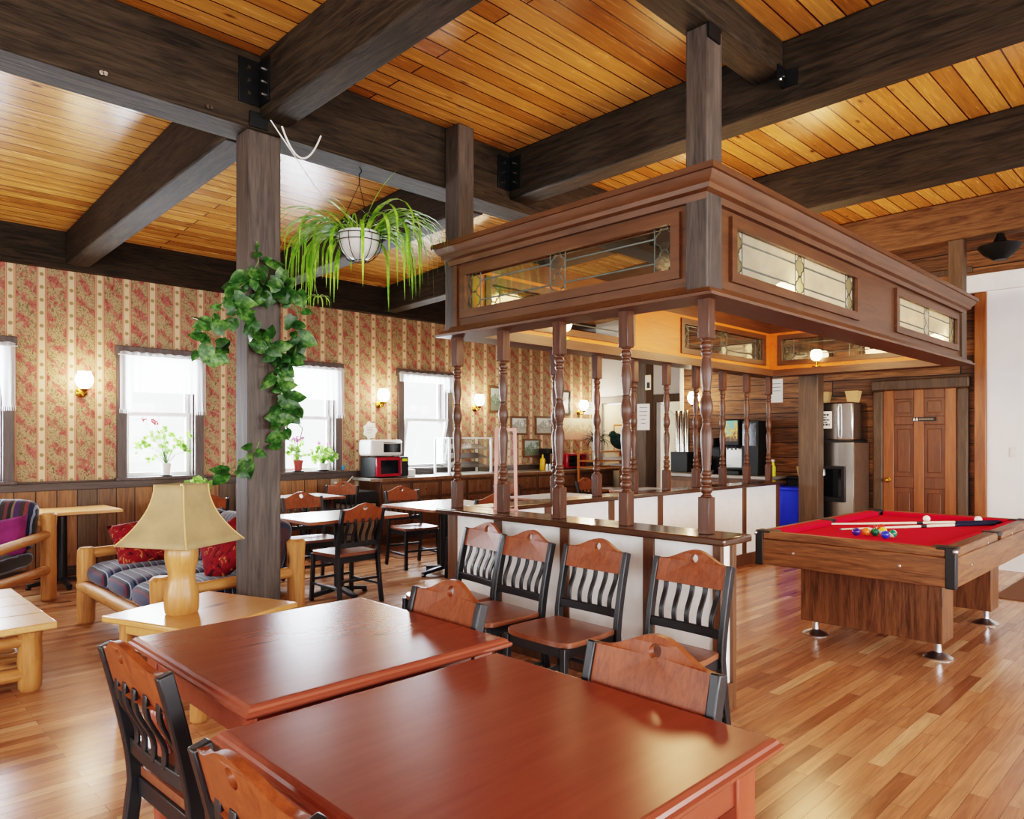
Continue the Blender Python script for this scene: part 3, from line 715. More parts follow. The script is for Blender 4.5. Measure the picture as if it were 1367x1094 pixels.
# ------------------------------------------------------------------ cafe tables and chairs near the windows
def cafe_table(x0, y0, x1, y1, H, top, label, edge='edge'):
    cx, cy = (x0+x1)/2, (y0+y1)/2; a, b = (x1-x0)/2, (y1-y0)/2
    r = thing('cafe_table', label, 'table', (cx, cy, 0), group='pedestal cafe tables by the windows')
    MB().box(-a,-b,H-.03,a,b,H-.002).build('table_edge', M[edge], r, bevel=.004)
    MB().box(-a+.006,-b+.006,H-.0019,a-.006,b-.006,H).build('tabletop', M[top], r, smooth=False)
    MB().lathe([(.045,.06),(.045,H-.06),(.09,H-.05),(.12,H-.03)], (0,0,0), 16).build('pedestal', M['black'], r)
    for i in range(4):
        t = PI/4*0 + i*PI/2
        MB().bar((0,0,.075),(.29*cos(t),.29*sin(t),.035), .05, .035).lathe([(.025,0),(.025,.02)], (.28*cos(t),.28*sin(t),0), 10).build('foot', M['black'], r, bevel=.006)
cafe_table(3.02, 5.5, 4.05, 6.28, .75, 'tabletop', 'pale cafe table right of the pothos post with two chairs')
cafe_table(4.42, 5.6, 5.42, 6.5, .75, 'tabletop', 'pale cafe table at the left end of the half wall')
cafe_table(6.1, 5.5, 7.1, 6.3, .75, 'tabletop', 'pale cafe table behind half wall, seen between the second and third spindles')
cafe_table(7.85, 5.3, 8.75, 6.1, .75, 'tabletop', 'pale cafe table farthest along behind the half wall')
cafe_table(1.35, 7.88, 2.28, 8.5, .75, 'tanlam', 'tan cafe table against the wainscot between two windows at left', 'tanlam')
cafe_table(4.0, 7.75, 4.75, 8.45, .75, 'tabletop', 'small pale table under the window with two flower pots')
cafe_table(2.72, 7.85, 3.3, 8.45, .75, 'tanlam', 'small tan table half hidden behind the lamp shade and post', 'tanlam')
chair(3.46, 5.66, 92, 'slat-back chair seen from behind at the pale table beside the pothos post')
chair(3.68, 6.62, 265, 'slat-back chair across the pale table right of the pothos post')
chair(4.98, 6.68, 262, 'slat-back chair facing us across the table left of the half wall')
chair(4.98, 5.62, 88, 'slat-back chair whose crest shows just over the half wall corner')
chair(6.55, 6.5, 268, 'slat-back chair visible between the second and third near spindles')
chair(8.0, 6.35, 268, 'farthest slat-back chair, seen between the spindles near the shelves')
chair(4.75, 8.05, 215, 'slat-back chair turned sideways beside the dark-lidded bin')
chair(2.95, 7.65, 80, 'slat-back chair mostly hidden behind the lamp shade')

# ------------------------------------------------------------------ log sofa, armchair, tables, lamp
sf = thing('log_sofa', 'log-framed sofa with blue striped cushions behind the lamp', 'sofa', (2.0,5.55,0))
def L(name, p, q, rr, mat, par, wob=.07): return MB().log(p, q, rr, 12, wob).build(name, M[mat], par, world=True)
for x, y, h, rr in ((1.58,6.38,.6,.065),(1.60,4.78,.585,.065),(2.5,6.38,.78,.065),(2.52,4.78,.735,.065)): L('post', (x,y,0),(x,y,h), rr, 'logw', sf)
L('front_rail', (1.56,4.72,.3),(1.56,6.42,.3), .05, 'logy', sf); L('back_rail', (2.52,4.78,.66),(2.52,6.38,.68), .05, 'logy', sf); L('back_rail', (2.52,4.78,.3),(2.52,6.38,.3), .05, 'logy', sf)
for y in (4.78, 6.38):
    L('arm_rail', (1.56,y,.55 if y > 5 else .47),(2.54,y,.59 if y > 5 else .50), .04, 'logx', sf); L('side_rail', (1.56,y,.25),(2.54,y,.25), .045, 'logx', sf)
for i in range(3):
    y = 5.06+.53*i
    MB().cushion((2.0,y,.40), (.44,.268,.1), None, .3, .45).build('seat_cushion', M['sofa'], sf, world=True, angle=180)
    R = Matrix.Rotation(rad(-72), 3, 'Y')
    MB().cushion((2.4,y,.64), (.24,.262,.1), R, .35, .45).build('back_cushion', M['sofa_y'], sf, world=True, angle=180)
def throw_pillow(c, w, Rm, mat, label, t=.075):
    r = MB().pillow(Vector((0,0,0)), w, t, Rm).build('throw_pillow', M[mat], angle=180); r.location = c; return tag(r, label, 'pillow')
Rp = Matrix.Rotation(rad(-12), 3, 'Z') @ Matrix.Rotation(rad(58), 3, 'X') @ Matrix.Rotation(rad(12), 3, 'Z')
throw_pillow((1.9,6.1,.635), .2, Rp, 'redpillow', 'red floral throw pillow leaning at the far arm of the log sofa')
Rp = Matrix.Rotation(rad(15), 3, 'Z') @ Matrix.Rotation(rad(-66), 3, 'Y') @ Matrix.Rotation(rad(40), 3, 'Z')
tp = throw_pillow((2.12,5.06,.66), .2, Rp, 'redpillow', 'red floral pillow with dark corner, right of the lamp base')
ac = thing('log_armchair', 'log armchair draped in dark striped fabric at the left edge', 'armchair', (1.0,7.49,0), rad(51.5-90))
# local frame: +y towards its back... chair faces -y local
for x, y, h in ((.42,.38,.79),(-.42,.38,.79),(.42,-.5,.58),(-.42,-.5,.58)): MB().log((x,y,0),(x,y,h), .065, 12, .06).build('post', M['logw'], ac)
for x in (-.42,.42):
    MB().log((x,-.54,.55),(x,.42,.60), .042, 12, .06).build('arm_rail', M['logy'], ac); MB().log((x,-.54,.28),(x,.42,.28), .045, 12, .06).build('side_rail', M['logy'], ac)
MB().log((-.46,-.5,.28),(.46,-.5,.28), .045, 12, .06).build('front_rail', M['logx'], ac); MB().log((-.46,.38,.7),(.46,.38,.7), .045, 12, .06).build('back_rail', M['logx'], ac)
MB().cushion((0,-.05,.4), (.36,.4,.1), None, .3, .45).build('seat_cushion', M['blanket'], ac, angle=180)
MB().cushion((0,.30,.68), (.355,.24,.11), Matrix.Rotation(rad(74), 3, 'X'), .35, .5).build('back_cushion', M['blanket'], ac, angle=180)
a = Matrix.Rotation(rad(51.5-90), 3, 'Z'); Rp = a @ Matrix.Rotation(rad(58), 3, 'X') @ Matrix.Rotation(rad(14), 3, 'Z')
pl = throw_pillow(Vector((1.0,7.49,.60)) + a @ Vector((.2,.08,0)), .19, Rp, 'purple', 'plum throw pillow on the log armchair at the left edge', .07)

ct = thing('log_coffee_table', 'pale pine log coffee table with slatted shelf, cut by left edge', 'table', (.4,5.4,0))
for i in range(4):
    y = 4.79 + .325*i
    MB().box(-.25, y, .36, 1.04, y+.322, .40).build('top_board', M['pine'], ct, world=True, bevel=.006)
for x, y in ((.93,4.92),(.93,5.98),(-.14,4.92),(-.14,5.98)): L('leg', (x,y,0),(x,y,.36), .062, 'logw', ct)
for y in (4.92, 5.98):
    L('stretcher', (-.14,y,.29),(.93,y,.29), .035, 'logx', ct); L('stretcher', (-.14,y,.1),(.93,y,.1), .035, 'logx', ct)
for x in (-.14,.93): L('stretcher', (x,4.92,.1),(x,5.98,.1), .035, 'logy', ct)
for i in range(9):
    y = 5.02+.11*i; L('shelf_branch', (-.14,y,.13),(.93,y,.13), .024, 'logx', ct, .15)

et = thing('end_table', 'pine end table under the lamp, beside the log sofa and post', 'table', (1.60,4.10,0), rad(20))
MB().prism([[(-.36,-.36),(.36,-.36),(.36,.36),(-.36,.36)]], .462, .498, lambda a, b, t: (a,b,t)).build('tabletop', M['pine_x'], et, bevel=.01)
MB().box(-.3,-.3,.40,.3,-.27,.462).box(-.3,.27,.40,.3,.3,.462).box(-.3,-.27,.40,-.27,.27,.462).box(.27,-.27,.40,.3,.27,.462).build('apron', M['pine_x'], et, bevel=.004)
for sx in (-1,1):
    for sy in (-1,1): MB().log((sx*.27,sy*.27,0),(sx*.27,sy*.27,.462), .04, 12, .05).build('leg', M['logw'], et)

lp = thing('table_lamp', 'table lamp with carved wooden base and flared tan hide shade', 'lamp', (1.475,4.085,.498), rad(0))
MB().lathe([(.078,0),(.086,.01),(.09,.05),(.09,.09),(.084,.13),(.073,.17),(.068,.205),(.072,.24),(.082,.275),(.087,.31),(.085,.345),(.078,.365),(.05,.375),(.02,.38)], (0,0,0), 28).build('base', M['lampwood'], lp)
MB().tube([(0,0,.37),(0,0,.70)], .007, 8).build('stem', M['brass'], lp)
sh = MB(); g = []
for j in range(11):
    t = j/10; hd = .325 - (.325-.135)*(1-(1-t)**2.0); z = .385+.32*t; row = []
    for k in range(4):
        a0, a1 = k*PI/2, (k+1)*PI/2
        base_a = rad(74)
        p0 = Vector((hd*cos(a0+base_a), hd*sin(a0+base_a), z)); p1 = Vector((hd*cos(a1+base_a), hd*sin(a1+base_a), z))
        for e in range(6): row.append(p0.lerp(p1, e/6))
    g.append(row)
sh.surf(g, True); so = sh.build('lamp_shade', M['shade'], lp, angle=30)
md = so.modifiers.new('thick', 'SOLIDIFY'); md.thickness = .004
for k in range(4): MB().tube([g[j][k*6]*1.0 for j in range(11)], .004, 6).build('seam', M['tan'], so)

# ------------------------------------------------------------------ pool table
pt = thing('pool_table', 'wooden pool table with bright red cloth and black corner caps', 'pool table', (5.93,1.82,0))
px0, px1, py0, py1, ph = 4.83, 7.05, 1.2, 2.44, .80
RW = .13
def PB(name, mat, *b, bev=.005): return MB().box(*b).build(name, M[mat], pt, world=True, bevel=bev)
PB('slate_bed', 'felt', px0+.1, py0+.1, .70, px1-.1, py1-.1, .762, bev=0)
for nm, b in (('x', (px0,py0,.565,px1,py0+.03,.745)), ('x', (px0,py1-.03,.565,px1,py1,.745)), ('y', (px0,py0+.03,.565,px0+.03,py1-.03,.745)), ('y', (px1-.03,py0+.03,.565,px1,py1-.03,.745))):
    PB('apron', 'pool_x' if nm == 'x' else 'pool', *b)
pk = .05
for b, mat in (((px0,py0+pk,.745,px0+.05,py1-pk,ph),'pool'), ((px1-.05,py0+pk,.745,px1,py1-pk,ph),'pool')): PB('rail', mat, *b, bev=.008)
xm = (px0+px1)/2
for y0, y1 in ((py0,py0+.085),(py1-.035,py1)):
    for a, b in ((px0+pk,xm-.06),(xm+.06,px1-pk)): PB('rail', 'pool_x', a, y0, .745, b, y1, ph, bev=.008)
def cushionrail(p):
    MB().hexa(p).build('rail_cloth', M['felt'], pt, world=True, smooth=False)
z0, z1 = .762, .797
for x, s in ((px0+.05,1),(px1-.05,-1)):
    y0, y1 = py0+.115, py1-.115
    cushionrail([(x,y0,z0),(x+s*.075,y0+.04,z0),(x+s*.075,y1-.04,z0),(x,y1,z0),(x,y0,z1),(x+s*.09,y0+.05,z1-.004),(x+s*.09,y1-.05,z1-.004),(x,y1,z1)])
for y, s, wd_ in ((py0+.085,1,.05),(py1-.035,-1,.1)):
    for a, b in ((px0+.115,xm-.05),(xm+.05,px1-.115)):
        cushionrail([(a,y,z0),(b,y,z0),(b-.04,y+s*(wd_-.015),z0),(a+.04,y+s*(wd_-.015),z0),(a,y,z1),(b,y,z1),(b-.05,y+s*wd_,z1-.004),(a+.05,y+s*wd_,z1-.004)])
for x, y, sx, sy in ((px0,py0,1,1),(px1,py0,-1,1),(px0,py1,1,-1),(px1,py1,-1,-1)):
    m = MB().prism([[(x-sx*.006,y-sy*.006),(x+sx*.05,y-sy*.006),(x+sx*.05,y+sy*.008),(x+sx*.012,y+sy*.012),(x+sx*.008,y+sy*.05),(x-sx*.006,y+sy*.05)]], .56, .80, lambda a,b,t:(a,b,t))
    m.prism([[(x-sx*.006,y-sy*.006),(x+sx*.1,y-sy*.006),(x+sx*.1,y+sy*.02),(x+sx*.05,y+sy*.05),(x+sx*.02,y+sy*.1),(x-sx*.006,y+sy*.1)]], .79, .806, lambda a,b,t:(a,b,t))
    cp = m.build('corner_cap', M['blackmatte'], pt, world=True, bevel=.006)
    MB().lathe([(.052,.76),(.056,.80),(.05,.8035),(.02,.802)], (x+sx*.088,y+sy*.088,0), 20).build('pocket', M['blackmatte'], pt, world=True)
    MB().sphere((x-sx*.003,y-sy*.003,.785), .016, 10).build('cap_screw', M['chrome'], cp, world=True)
for y, s in ((py0,1),(py1,-1)):
    MB().lathe([(.046,.76),(.05,.80),(.044,.8035),(.02,.802)], (xm,y+s*.06,0), 20).build('pocket', M['blackmatte'], pt, world=True)
    MB().box(xm-.065, min(y-s*.004,y+s*.1), .775, xm+.065, max(y-s*.004,y+s*.03), .803).build('side_cap', M['blackmatte'], pt, world=True, bevel=.005)
for x in (5.24, 6.5):
    PB('pedestal', 'pool_z', x, 1.37, .12, x+.24, 2.30, .62)
    for y in (1.43, 2.24):
        MB().lathe([(.088,0),(.09,.008),(.075,.02),(.04,.034),(.024,.042),(.022,.085),(.026,.12)], (x+.12,y,0), 24).build('foot', M['chrome'], pt, world=True)
sc_ = MB()
Rx = Matrix.Rotation(-PI/2, 3, 'Y'); Ry = Matrix.Rotation(PI/2, 3, 'X')
for y in (1.5, 2.17): sc_.lathe([(.009,0),(.009,.004),(.005,.006)], (px0,y,.665), 10, Rx)
for x in (5.2, 5.6, 6.3, 6.7): sc_.lathe([(.009,0),(.009,.004),(.005,.006)], (x,py0,.76 if x > 5.3 else .665), 10, Ry)
sc_.build('rail_screw', M['chrome'], pt, world=True)
def ballmat(name, rgb, stripe=False):
    k = NT(name)
    if not stripe: return k.fin(k.ramp(k.noise(k.coords(), 3), [(0, lin(*rgb)), (1, lin(*rgb))]), .12)
    z = k.n('SeparateXYZ', None, Vector=k.coords()).outputs[2]
    m = k.math('LESS_THAN', k.math('ABSOLUTE', z), .016); return k.fin(k.mix(m, lin(232,226,210), lin(*rgb)), .12)
BR = .0285
def ball(p, rgb, label, stripe=False, rot=(0,0,0), cat='ball', tall=0):
    o = MB().sphere((0,0,0), BR, 18).build('billiard_ball', ballmat('ball_'+label.split()[0]+('_s' if stripe else ''), rgb, stripe), angle=180)
    o.location = (p[0], p[1], .7625+BR); o.rotation_euler = rot; tag(o, label, 'ball', 'balls on the red pool cloth'); return o
for u, rgb, st, lab, dv in ((1143,(58,36,120),False,'purple billiard ball at the left end of the cluster',711),(1156,(226,110,44),False,'orange billiard ball second in the cluster on red cloth',711),(1168,(22,96,66),False,'green billiard ball in the middle of the cluster',711.5),
        (1178.5,(222,184,60),True,'yellow-striped billiard ball in the cluster on red cloth',710),(1182,(40,60,170),False,'blue billiard ball nearest the near rail in the cluster',715),(1191.5,(24,110,84),True,'white billiard ball with green stripe at right end of cluster',713.5),(1164,(170,30,40),True,'red-striped billiard ball behind the others in the cluster',706.5),(1176,(196,60,40),False,'scarlet billiard ball at back of the cluster',705.8)):
    p = onZ(u, dv-.5, .79); ball(p, rgb, lab, st, (random.uniform(.3,1.2), random.uniform(0,1), 1))
p = onZ(1237, 693, .791); ball(p, (240,234,216), 'white cue ball alone near the middle of the table')
p = onZ(1306, 694, .791); ball(p, (238,236,230), 'white billiard ball by the cue butts at right')
def cue(p, q, label):
    p, q = Vector(p), Vector(q); d = (q-p).normalized(); Ln = (q-p).length; z = .7625+.015
    r = thing('pool_cue', label, 'cue', (p.x, p.y, 0), math.atan2(d.y, d.x))
    MB().tube([(0,0,z-.008),(Ln*.5,0,z-.004)], [.0065,.0105], 10).build('shaft', M['cream'], r)
    MB().tube([(-.012,0,z-.008),(0,0,z-.008)], [.006,.0065], 10).build('tip', M['bluecup'], r)
    MB().tube([(Ln*.5,0,z-.004),(Ln*.5+.05,0,z-.0035)], .0125, 10).build('joint', M['blackmatte'], r)
    MB().tube([(Ln*.5+.05,0,z-.0035),(Ln*.72,0,z-.002)], [.011,.0125], 10).build('forearm', M['cream'], r)
    MB().tube([(Ln*.72,0,z-.002),(Ln,0,z)], [.0128,.0145], 10).build('butt', M['navy'], r)
p = onZ(1106, 699, .775); q = onZ(1336, 697.5, .775); d = (q-p).normalized(); cue(p, p + d*1.45, 'pool cue lying across the red cloth with its tip farther left')
p = onZ(1123, 706, .775); q = onZ(1300, 700.5, .775); d = (q-p).normalized(); cue(p, p + d*1.4, 'pool cue whose tip lies behind the ball cluster')

# ------------------------------------------------------------------ hanging spider plant
hp = thing('hanging_plant', 'spider plant in a white wire basket hanging from the girder', 'plant', (2.87,4.5,2.75))
MB().lathe([(.03,0),(.085,.015),(.125,.06),(.145,.12),(.15,.19),(.143,.19),(.13,.1),(.05,.03)], (0,0,0), 28).build('pot', M['whitepot'], hp)
bk = MB()
for k in range(12):
    t = 2*PI*k/12; bk.tube([((.04+.125*sin(a)) * cos(t), (.04+.125*sin(a))*sin(t), .165-.18*cos(a)) for a in [PI/2*i/6 for i in range(7)]], .0028, 5)
for rr, z in ((.168,.165),(.162,.12),(.055,-.012)): bk.tube([(rr*cos(2*PI*i/28), rr*sin(2*PI*i/28), z) for i in range(29)], .003, 5)
bk.build('wire_basket', M['iron'], hp)
hg = MB()
for k in range(3):
    t = 2*PI*k/3+.4; hg.tube([(.168*cos(t),.168*sin(t),.165),(0,0,.55)], .0025, 5)
hg.tube([(0,0,.55),(0,0,.62),(.015,0,.635),(.015,0,.655),(0,0,.668)], .004, 6); hg.build('hanger', M['iron'], hp)
fo = MB()
vr = Vector((ss,-cc,0)); vf = Vector((cc,ss,0))
def blade(m, base, az, up, length, w, droop):
    d = Vector((cos(az), sin(az), 0)); side = Vector((-sin(az), cos(az), 0)); n = 10; g = [[],[],[]]
    p = Vector(base); el = up; st = length/n
    for i in range(n+1):
        t = i/n; ww = w*(1-t**2.5)*(.55+.9*t if t < .5 else 1)*.5 + .0008
        nrm = Vector((0,0,1))
        g[0].append(p - side*ww + Vector((0,0,.3*ww))); g[1].append(p.copy()); g[2].append(p + side*ww + Vector((0,0,.3*ww)))
        p = p + (d*cos(el) + Vector((0,0,1))*sin(el))*st; el -= droop*(1+.6*t)/n
        el = max(el, -PI/2+.03)
    m.surf(g)
rg = random.Random(11)
azr = math.atan2(vr.y, vr.x)
for sgn in (1,-1):
    for i in range(48):
        az = azr + (0 if sgn > 0 else PI) + rg.gauss(0, .55)
        b0 = Vector((cos(az),sin(az),0))*rg.uniform(.10,.17) + Vector((0,0,rg.uniform(.17,.2)))
        blade(fo, b0, az, rg.uniform(.1,1.1), rg.uniform(.48,.8), rg.uniform(.024,.038), rg.uniform(2.2,3.8))
for i in range(26):
    az = rg.uniform(0, 2*PI); b0 = Vector((cos(az),sin(az),0))*rg.uniform(.0,.08)+Vector((0,0,.17))
    blade(fo, b0, az, rg.uniform(.9,1.5), rg.uniform(.26,.42), rg.uniform(.013,.02), rg.uniform(.6,2.6))
blade(fo, (.02,0,.17), azr, 1.35, .55, .02, .5); blade(fo, (.2*vr.x,.2*vr.y,.2), azr+PI-.2, .75, .4, .024, .1)
fo.build('foliage', M['spider'], hp, angle=180)
MB().tube([-.3*vr+Vector((0,0,.12)), -.34*vr+Vector((0,0,-.08)), -.30*vr+Vector((0,0,-.28))], .003, 5).build('runner', M['stem'], hp)
pl_ = MB()
for k in range(9): blade(pl_, -.30*vr+Vector((0,0,-.28)), k*.7, .7, .16, .012, 2.6)
pl_.build('plantlet', M['spider'], hp, angle=180)
MB().lathe([(.14,.165),(.002,.178)], (0,0,0), 20).build('soil', M['soil'], hp)

# ------------------------------------------------------------------ pothos vine on the post
def leaf(m, p, d, n, Ln, W):
    p, d, n = Vector(p), Vector(d).normalized(), Vector(n); n = (n - d*n.dot(d)).normalized(); s = d.cross(n)
    out = [(0,0),(-.1,.28),(.08,.46),(.34,.5),(.62,.36),(.86,.14),(1,0)]
    mid = [p + d*(a*Ln) + n*(.05*Ln*sin(PI*max(0,min(1,a))) - .12*Ln*a*a) for a in (0,.05,.2,.38,.64,.86,1)]
    for sg in (1,-1):
        edge = [p + d*(a*Ln) + s*(sg*b*W) + n*(-.10*W*(b*2)**1.5 - .12*Ln*max(0,a)**2) for a, b in out]
        vs = mid + edge; k = len(mid)
        m.add(vs, [(i,i+1,k+i+1,k+i) if sg > 0 else (k+i,k+i+1,i+1,i) for i in range(k-1)])
pv = thing('pothos_vine', 'trailing green pothos vine climbing and draping around the timber post', 'plant', (2.1,4.4,1.2))
rg = random.Random(5)
strands = [([(343,322),(345,350),(332,372),(345,392),(372,385)],4.39), ([(372,352),(385,385),(398,420),(400,452),(392,478)],4.37),
  ([(345,365),(318,385),(300,402),(286,415),(275,450),(272,485)],4.38), ([(318,392),(312,420),(300,440),(296,478)],4.36), ([(345,385),(330,412),(338,440),(345,465)],4.36), ([(345,440),(358,470),(372,492),(376,520),(372,540),(384,575)],4.37),
  ([(398,440),(392,470),(380,500),(388,545),(380,592)],4.36), ([(346,590),(340,605),(322,615),(305,630),(292,622)],4.37), ([(355,448),(372,470),(382,492)],4.35), ([(330,360),(350,372),(366,392),(384,405)],4.36)]
st_ = MB(); lf = MB(); tocam = (Vector((0,0,EYE)) - Vector((2.1,4.4,2.2))).normalized()
for pts, y in strands:
    P = [onY(u, v, y) for u, v in pts]; st_.tube(P, .004, 5)
    for i in range(len(P)-1):
        seg = (P[i+1]-P[i]).length; c = max(2, int(seg/.033))
        for k in range(c):
            t = (k+rg.random())/c; p = P[i].lerp(P[i+1], t)
            dr = vr*rg.gauss(0,.9) + Vector((0,0,-1))*rg.uniform(-.3,1.1) + tocam*rg.uniform(-.2,.5)
            nn = tocam + vr*rg.gauss(0,.7) + Vector((0,0,rg.uniform(-.4,1.1)))
            s = rg.uniform(.06,.135)
            leaf(lf, p + vr*rg.uniform(-.045,.045) + tocam*rg.uniform(0,.09), dr, nn, s, s*rg.uniform(.72,.9))
P = [onY(u,v,4.36) for u,v in ((392,520),(398,545),(392,560),(404,572),(400,590))]; st_.tube(P, .004, 5)
st_.build('stem', M['stem'], pv, world=True); lf.build('leaves', M['leaf'], pv, world=True, angle=180)

# ------------------------------------------------------------------ window-sill plants
def flowerpot(x, y, z, pr, phh, potmat, label, spread, height, nleaf, flower, nfl, seed, leggy=False):
    r = thing('potted_geranium', label, 'plant', (x, y, z)); g = random.Random(seed)
    MB().lathe([(pr*1.2,0),(pr*1.25,.012),(pr*.7,.014)], (0,0,0), 18).build('saucer', M['iron'], r)
    MB().lathe([(pr*.72,.012),(pr*.95,phh*.8),(pr*1.05,phh*.8),(pr*1.05,phh),(pr*.9,phh),(pr*.8,phh*.85)], (0,0,0), 20).build('pot', M[potmat], r)
    MB().lathe([(pr*.92,phh*.88),(.002,phh*.9)], (0,0,0), 14).build('soil', M['soil'], r)
    s = MB(); l = MB(); f = MB()
    for i in range(nleaf):
        az = g.uniform(0, 2*PI); a = math.sqrt(g.random()); hh = phh + height*(g.uniform(.15,.95))*(1-.25*a)
        tip = Vector((cos(az)*spread*a, sin(az)*.10*a, hh))
        s.tube([(0,0,phh*.85), (tip.x*.4, tip.y*.4, phh+(hh-phh)*.65), tip], .0028, 4)
        for q in range(3):
            az2 = g.uniform(0, 2*PI); c = tip + Vector((g.uniform(-.04,.04), g.uniform(-.03,.03), g.uniform(-.04,.03))); rr = g.uniform(.022,.036)
            nn = Vector((g.uniform(-.6,.6), -1, g.uniform(-.1,1.3))).normalized(); e1 = nn.orthogonal().normalized(); e2 = nn.cross(e1)
            l.add([c] + [c + (e1*cos(az2+2*PI*w/9)+e2*sin(az2+2*PI*w/9))*rr*(.8+.25*(w%2)) + nn*.006 for w in range(9)], [(0,1+w,1+(w+1)%9) for w in range(9)])
    for i in range(nfl):
        az = g.uniform(0, 2*PI); tip = Vector((cos(az)*spread*.6*g.random() - (.12 if leggy else 0), -.02, phh+height*g.uniform(.9,1.1)))
        s.tube([(0,0,phh*.85), (tip.x*.5,tip.y*.5,phh+height*.5), tip], .0025, 4)
        for q in range(9):
            c = tip + Vector((g.uniform(-.025,.025), g.uniform(-.02,.02), g.uniform(-.02,.02))); f.sphere(c, g.uniform(.008,.014), 6)
    s.build('stem', M['stem'], r); l.build('leaves', M['geran'], r, angle=180, weld=False); f.build('blossom', M[flower], r)
def sillp(u): return onY(u, 620, WY-.02)
flowerpot(sillp(222).x, WY-.02, 1.02, .055, .15, 'whitepot', 'leggy geranium in a white pot on the sill behind the lamp', .33, .5, 30, 'redpetal', 3, 3, True)
flowerpot(sillp(398).x, WY-.02, 1.02, .065, .15, 'terra', 'pink geranium in a terracotta pot on the window sill', .15, .28, 22, 'pink', 6, 5)
flowerpot(sillp(431).x, WY-.02, 1.02, .065, .1, 'whitepot', 'bushy green geranium in a white pot beside the terracotta one', .2, .26, 34, 'pink', 2, 9)
flowerpot(3.08, 8.1, .75, .045, .09, 'whitepot', 'small green plant on the tan table behind the lamp shade', .14, .2, 26, 'pink', 0, 12)
c = onY(457.5, 626, WY-.03)
r = MB().lathe([(.022,0),(.03,.08),(.026,.08),(.02,.006)], (0,0,0), 14).build('plastic_cup', M['bluecup']); r.location = (c.x, WY-.035, 1.006); tag(r, 'small teal cup on the ledge right of the flower pots', 'cup')

# ------------------------------------------------------------------ wall sconces
def sconce(loc, rz, label):
    """points along local -y from the wall"""
    r = thing('wall_sconce', label, 'sconce', loc, rz, 'lit brass wall sconces')
    Ry_ = Matrix.Rotation(PI/2, 3, 'X')
    MB().lathe([(.055,0),(.055,.012),(.035,.022),(.018,.03)], (0,0,-.12), 18, Ry_).build('backplate', M['brass'], r)
    MB().tube([(0,-.02,-.12),(0,-.07,-.16),(0,-.11,-.15),(0,-.125,-.11)], .01, 8).lathe([(.012,-.12),(.04,-.1),(.05,-.085),(.02,-.08)], (0,-.125,0), 14).build('arm', M['brass'], r)
    MB().lathe([(.035,-.085),(.07,-.05),(.088,0),(.085,.04),(.07,.075),(.06,.085),(.065,.1),(.055,.1),(.045,.08)], (0,-.125,0), 20).build('glass_shade', M['globe'], r)
SC = [(2.131,'sconce on the wallpaper between the two leftmost windows'),(5.934,'sconce above the microwave between two windows'),(7.784,'sconce right of the tilted window, left of the tall picture'),(10.4,'sconce at far end of the wallpaper, above the poster')]
for x, lab in SC: sconce((x, WY-.001, 2.07), 0, 'lit '+lab)
c = onX(932, 533, WX); sconce((WX-.001, c.y, c.z), -PI/2, 'lit sconce on the plank wall above the coffee machines')

# ------------------------------------------------------------------ counter under the windows
cx0 = 5.46
wt = MB().prism([[(cx0,8.28),(cx0+.1,8.16),(HX-.02,8.16),(HX-.02,WY-.045),(cx0,WY-.045)]], .875, .915, lambda a,b,t:(a,b,t)).build('worktop', M['counter'], bevel=.006)
tag(wt, 'long grey worktop with wood edge along the window wall', 'worktop')
MB().prism([[(cx0-.008,8.28),(cx0+.096,8.148),(HX-.02,8.148),(HX-.02,8.16),(cx0+.1,8.16),(cx0,8.28)]], .87, .91, lambda a,b,t:(a,b,t)).build('edge_strip', M['cab'], wt)
nu = 5; uw = (HX-.06-(cx0+.12))/nu
names = ['left end, below the microwave','below the tilted window','below the wall sconce and tall picture','below the three small framed pictures','at the far end, under the fern and poster']
for i in range(nu):
    x0 = cx0+.12+uw*i; x1 = x0+uw-.004
    r = thing('base_cabinet', 'dark wood base cabinet '+names[i], 'cabinet', ((x0+x1)/2, 8.5, 0), group='base cabinets under the window counter')
    MB().box(x0, 8.24, .09, x1, WY-.05, .874).box(x0, 8.3, 0, x1, WY-.05, .09).build('carcass', M['cabframe'], r, world=True, bevel=.003)
    h = (x1-x0)/2
    for k in range(2):
        a, b_ = x0+h*k+.03, x0+h*(k+1)-.03
        d = MB().box(a, 8.22, .14, b_, 8.24, .6).build('door', M['cab'], r, world=True, bevel=.006)
        MB().sphere((b_-.04 if k == 0 else a+.04, 8.21, .55), .013, 8).build('knob', M['brass'], d, world=True)
        d = MB().box(a, 8.22, .64, b_, 8.24, .83).build('drawer', M['cab'], r, world=True, bevel=.006)
        MB().sphere(((a+b_)/2, 8.21, .735), .013, 8).build('knob', M['brass'], d, world=True)

CT = .915
mw = thing('microwave_oven', 'black microwave with red door on the counter end', 'microwave', (5.78,8.42,CT))
MB().box(-.27,-.17,.015,.27,.2,.29).build('body', M['blackmatte'], mw, bevel=.01)
d = MB().box(-.265,-.2,.02,.14,-.17,.285).build('door', M['microred'], mw, bevel=.008)
MB().box(-.2,-.204,.06,.09,-.2,.245).build('window_pane', M['darkglass'], d); MB().tube([(.115,-.225,.05),(.115,-.225,.25)], .009, 8).build('handle', M['microred'], d)
cp = MB().box(.142,-.195,.02,.265,-.17,.285).build('control_panel', M['blackmatte'], mw, bevel=.004)
MB().box(.16,-.198,.225,.245,-.195,.262).build('display', M['lime'], cp)
to = thing('toaster_oven', 'white toaster oven sitting on top of the red microwave', 'toaster oven', (5.72,8.42,CT+.29))
MB().box(-.26,-.15,.012,.26,.17,.235).build('body', M['offwhite'], to, bevel=.035, seg=3)
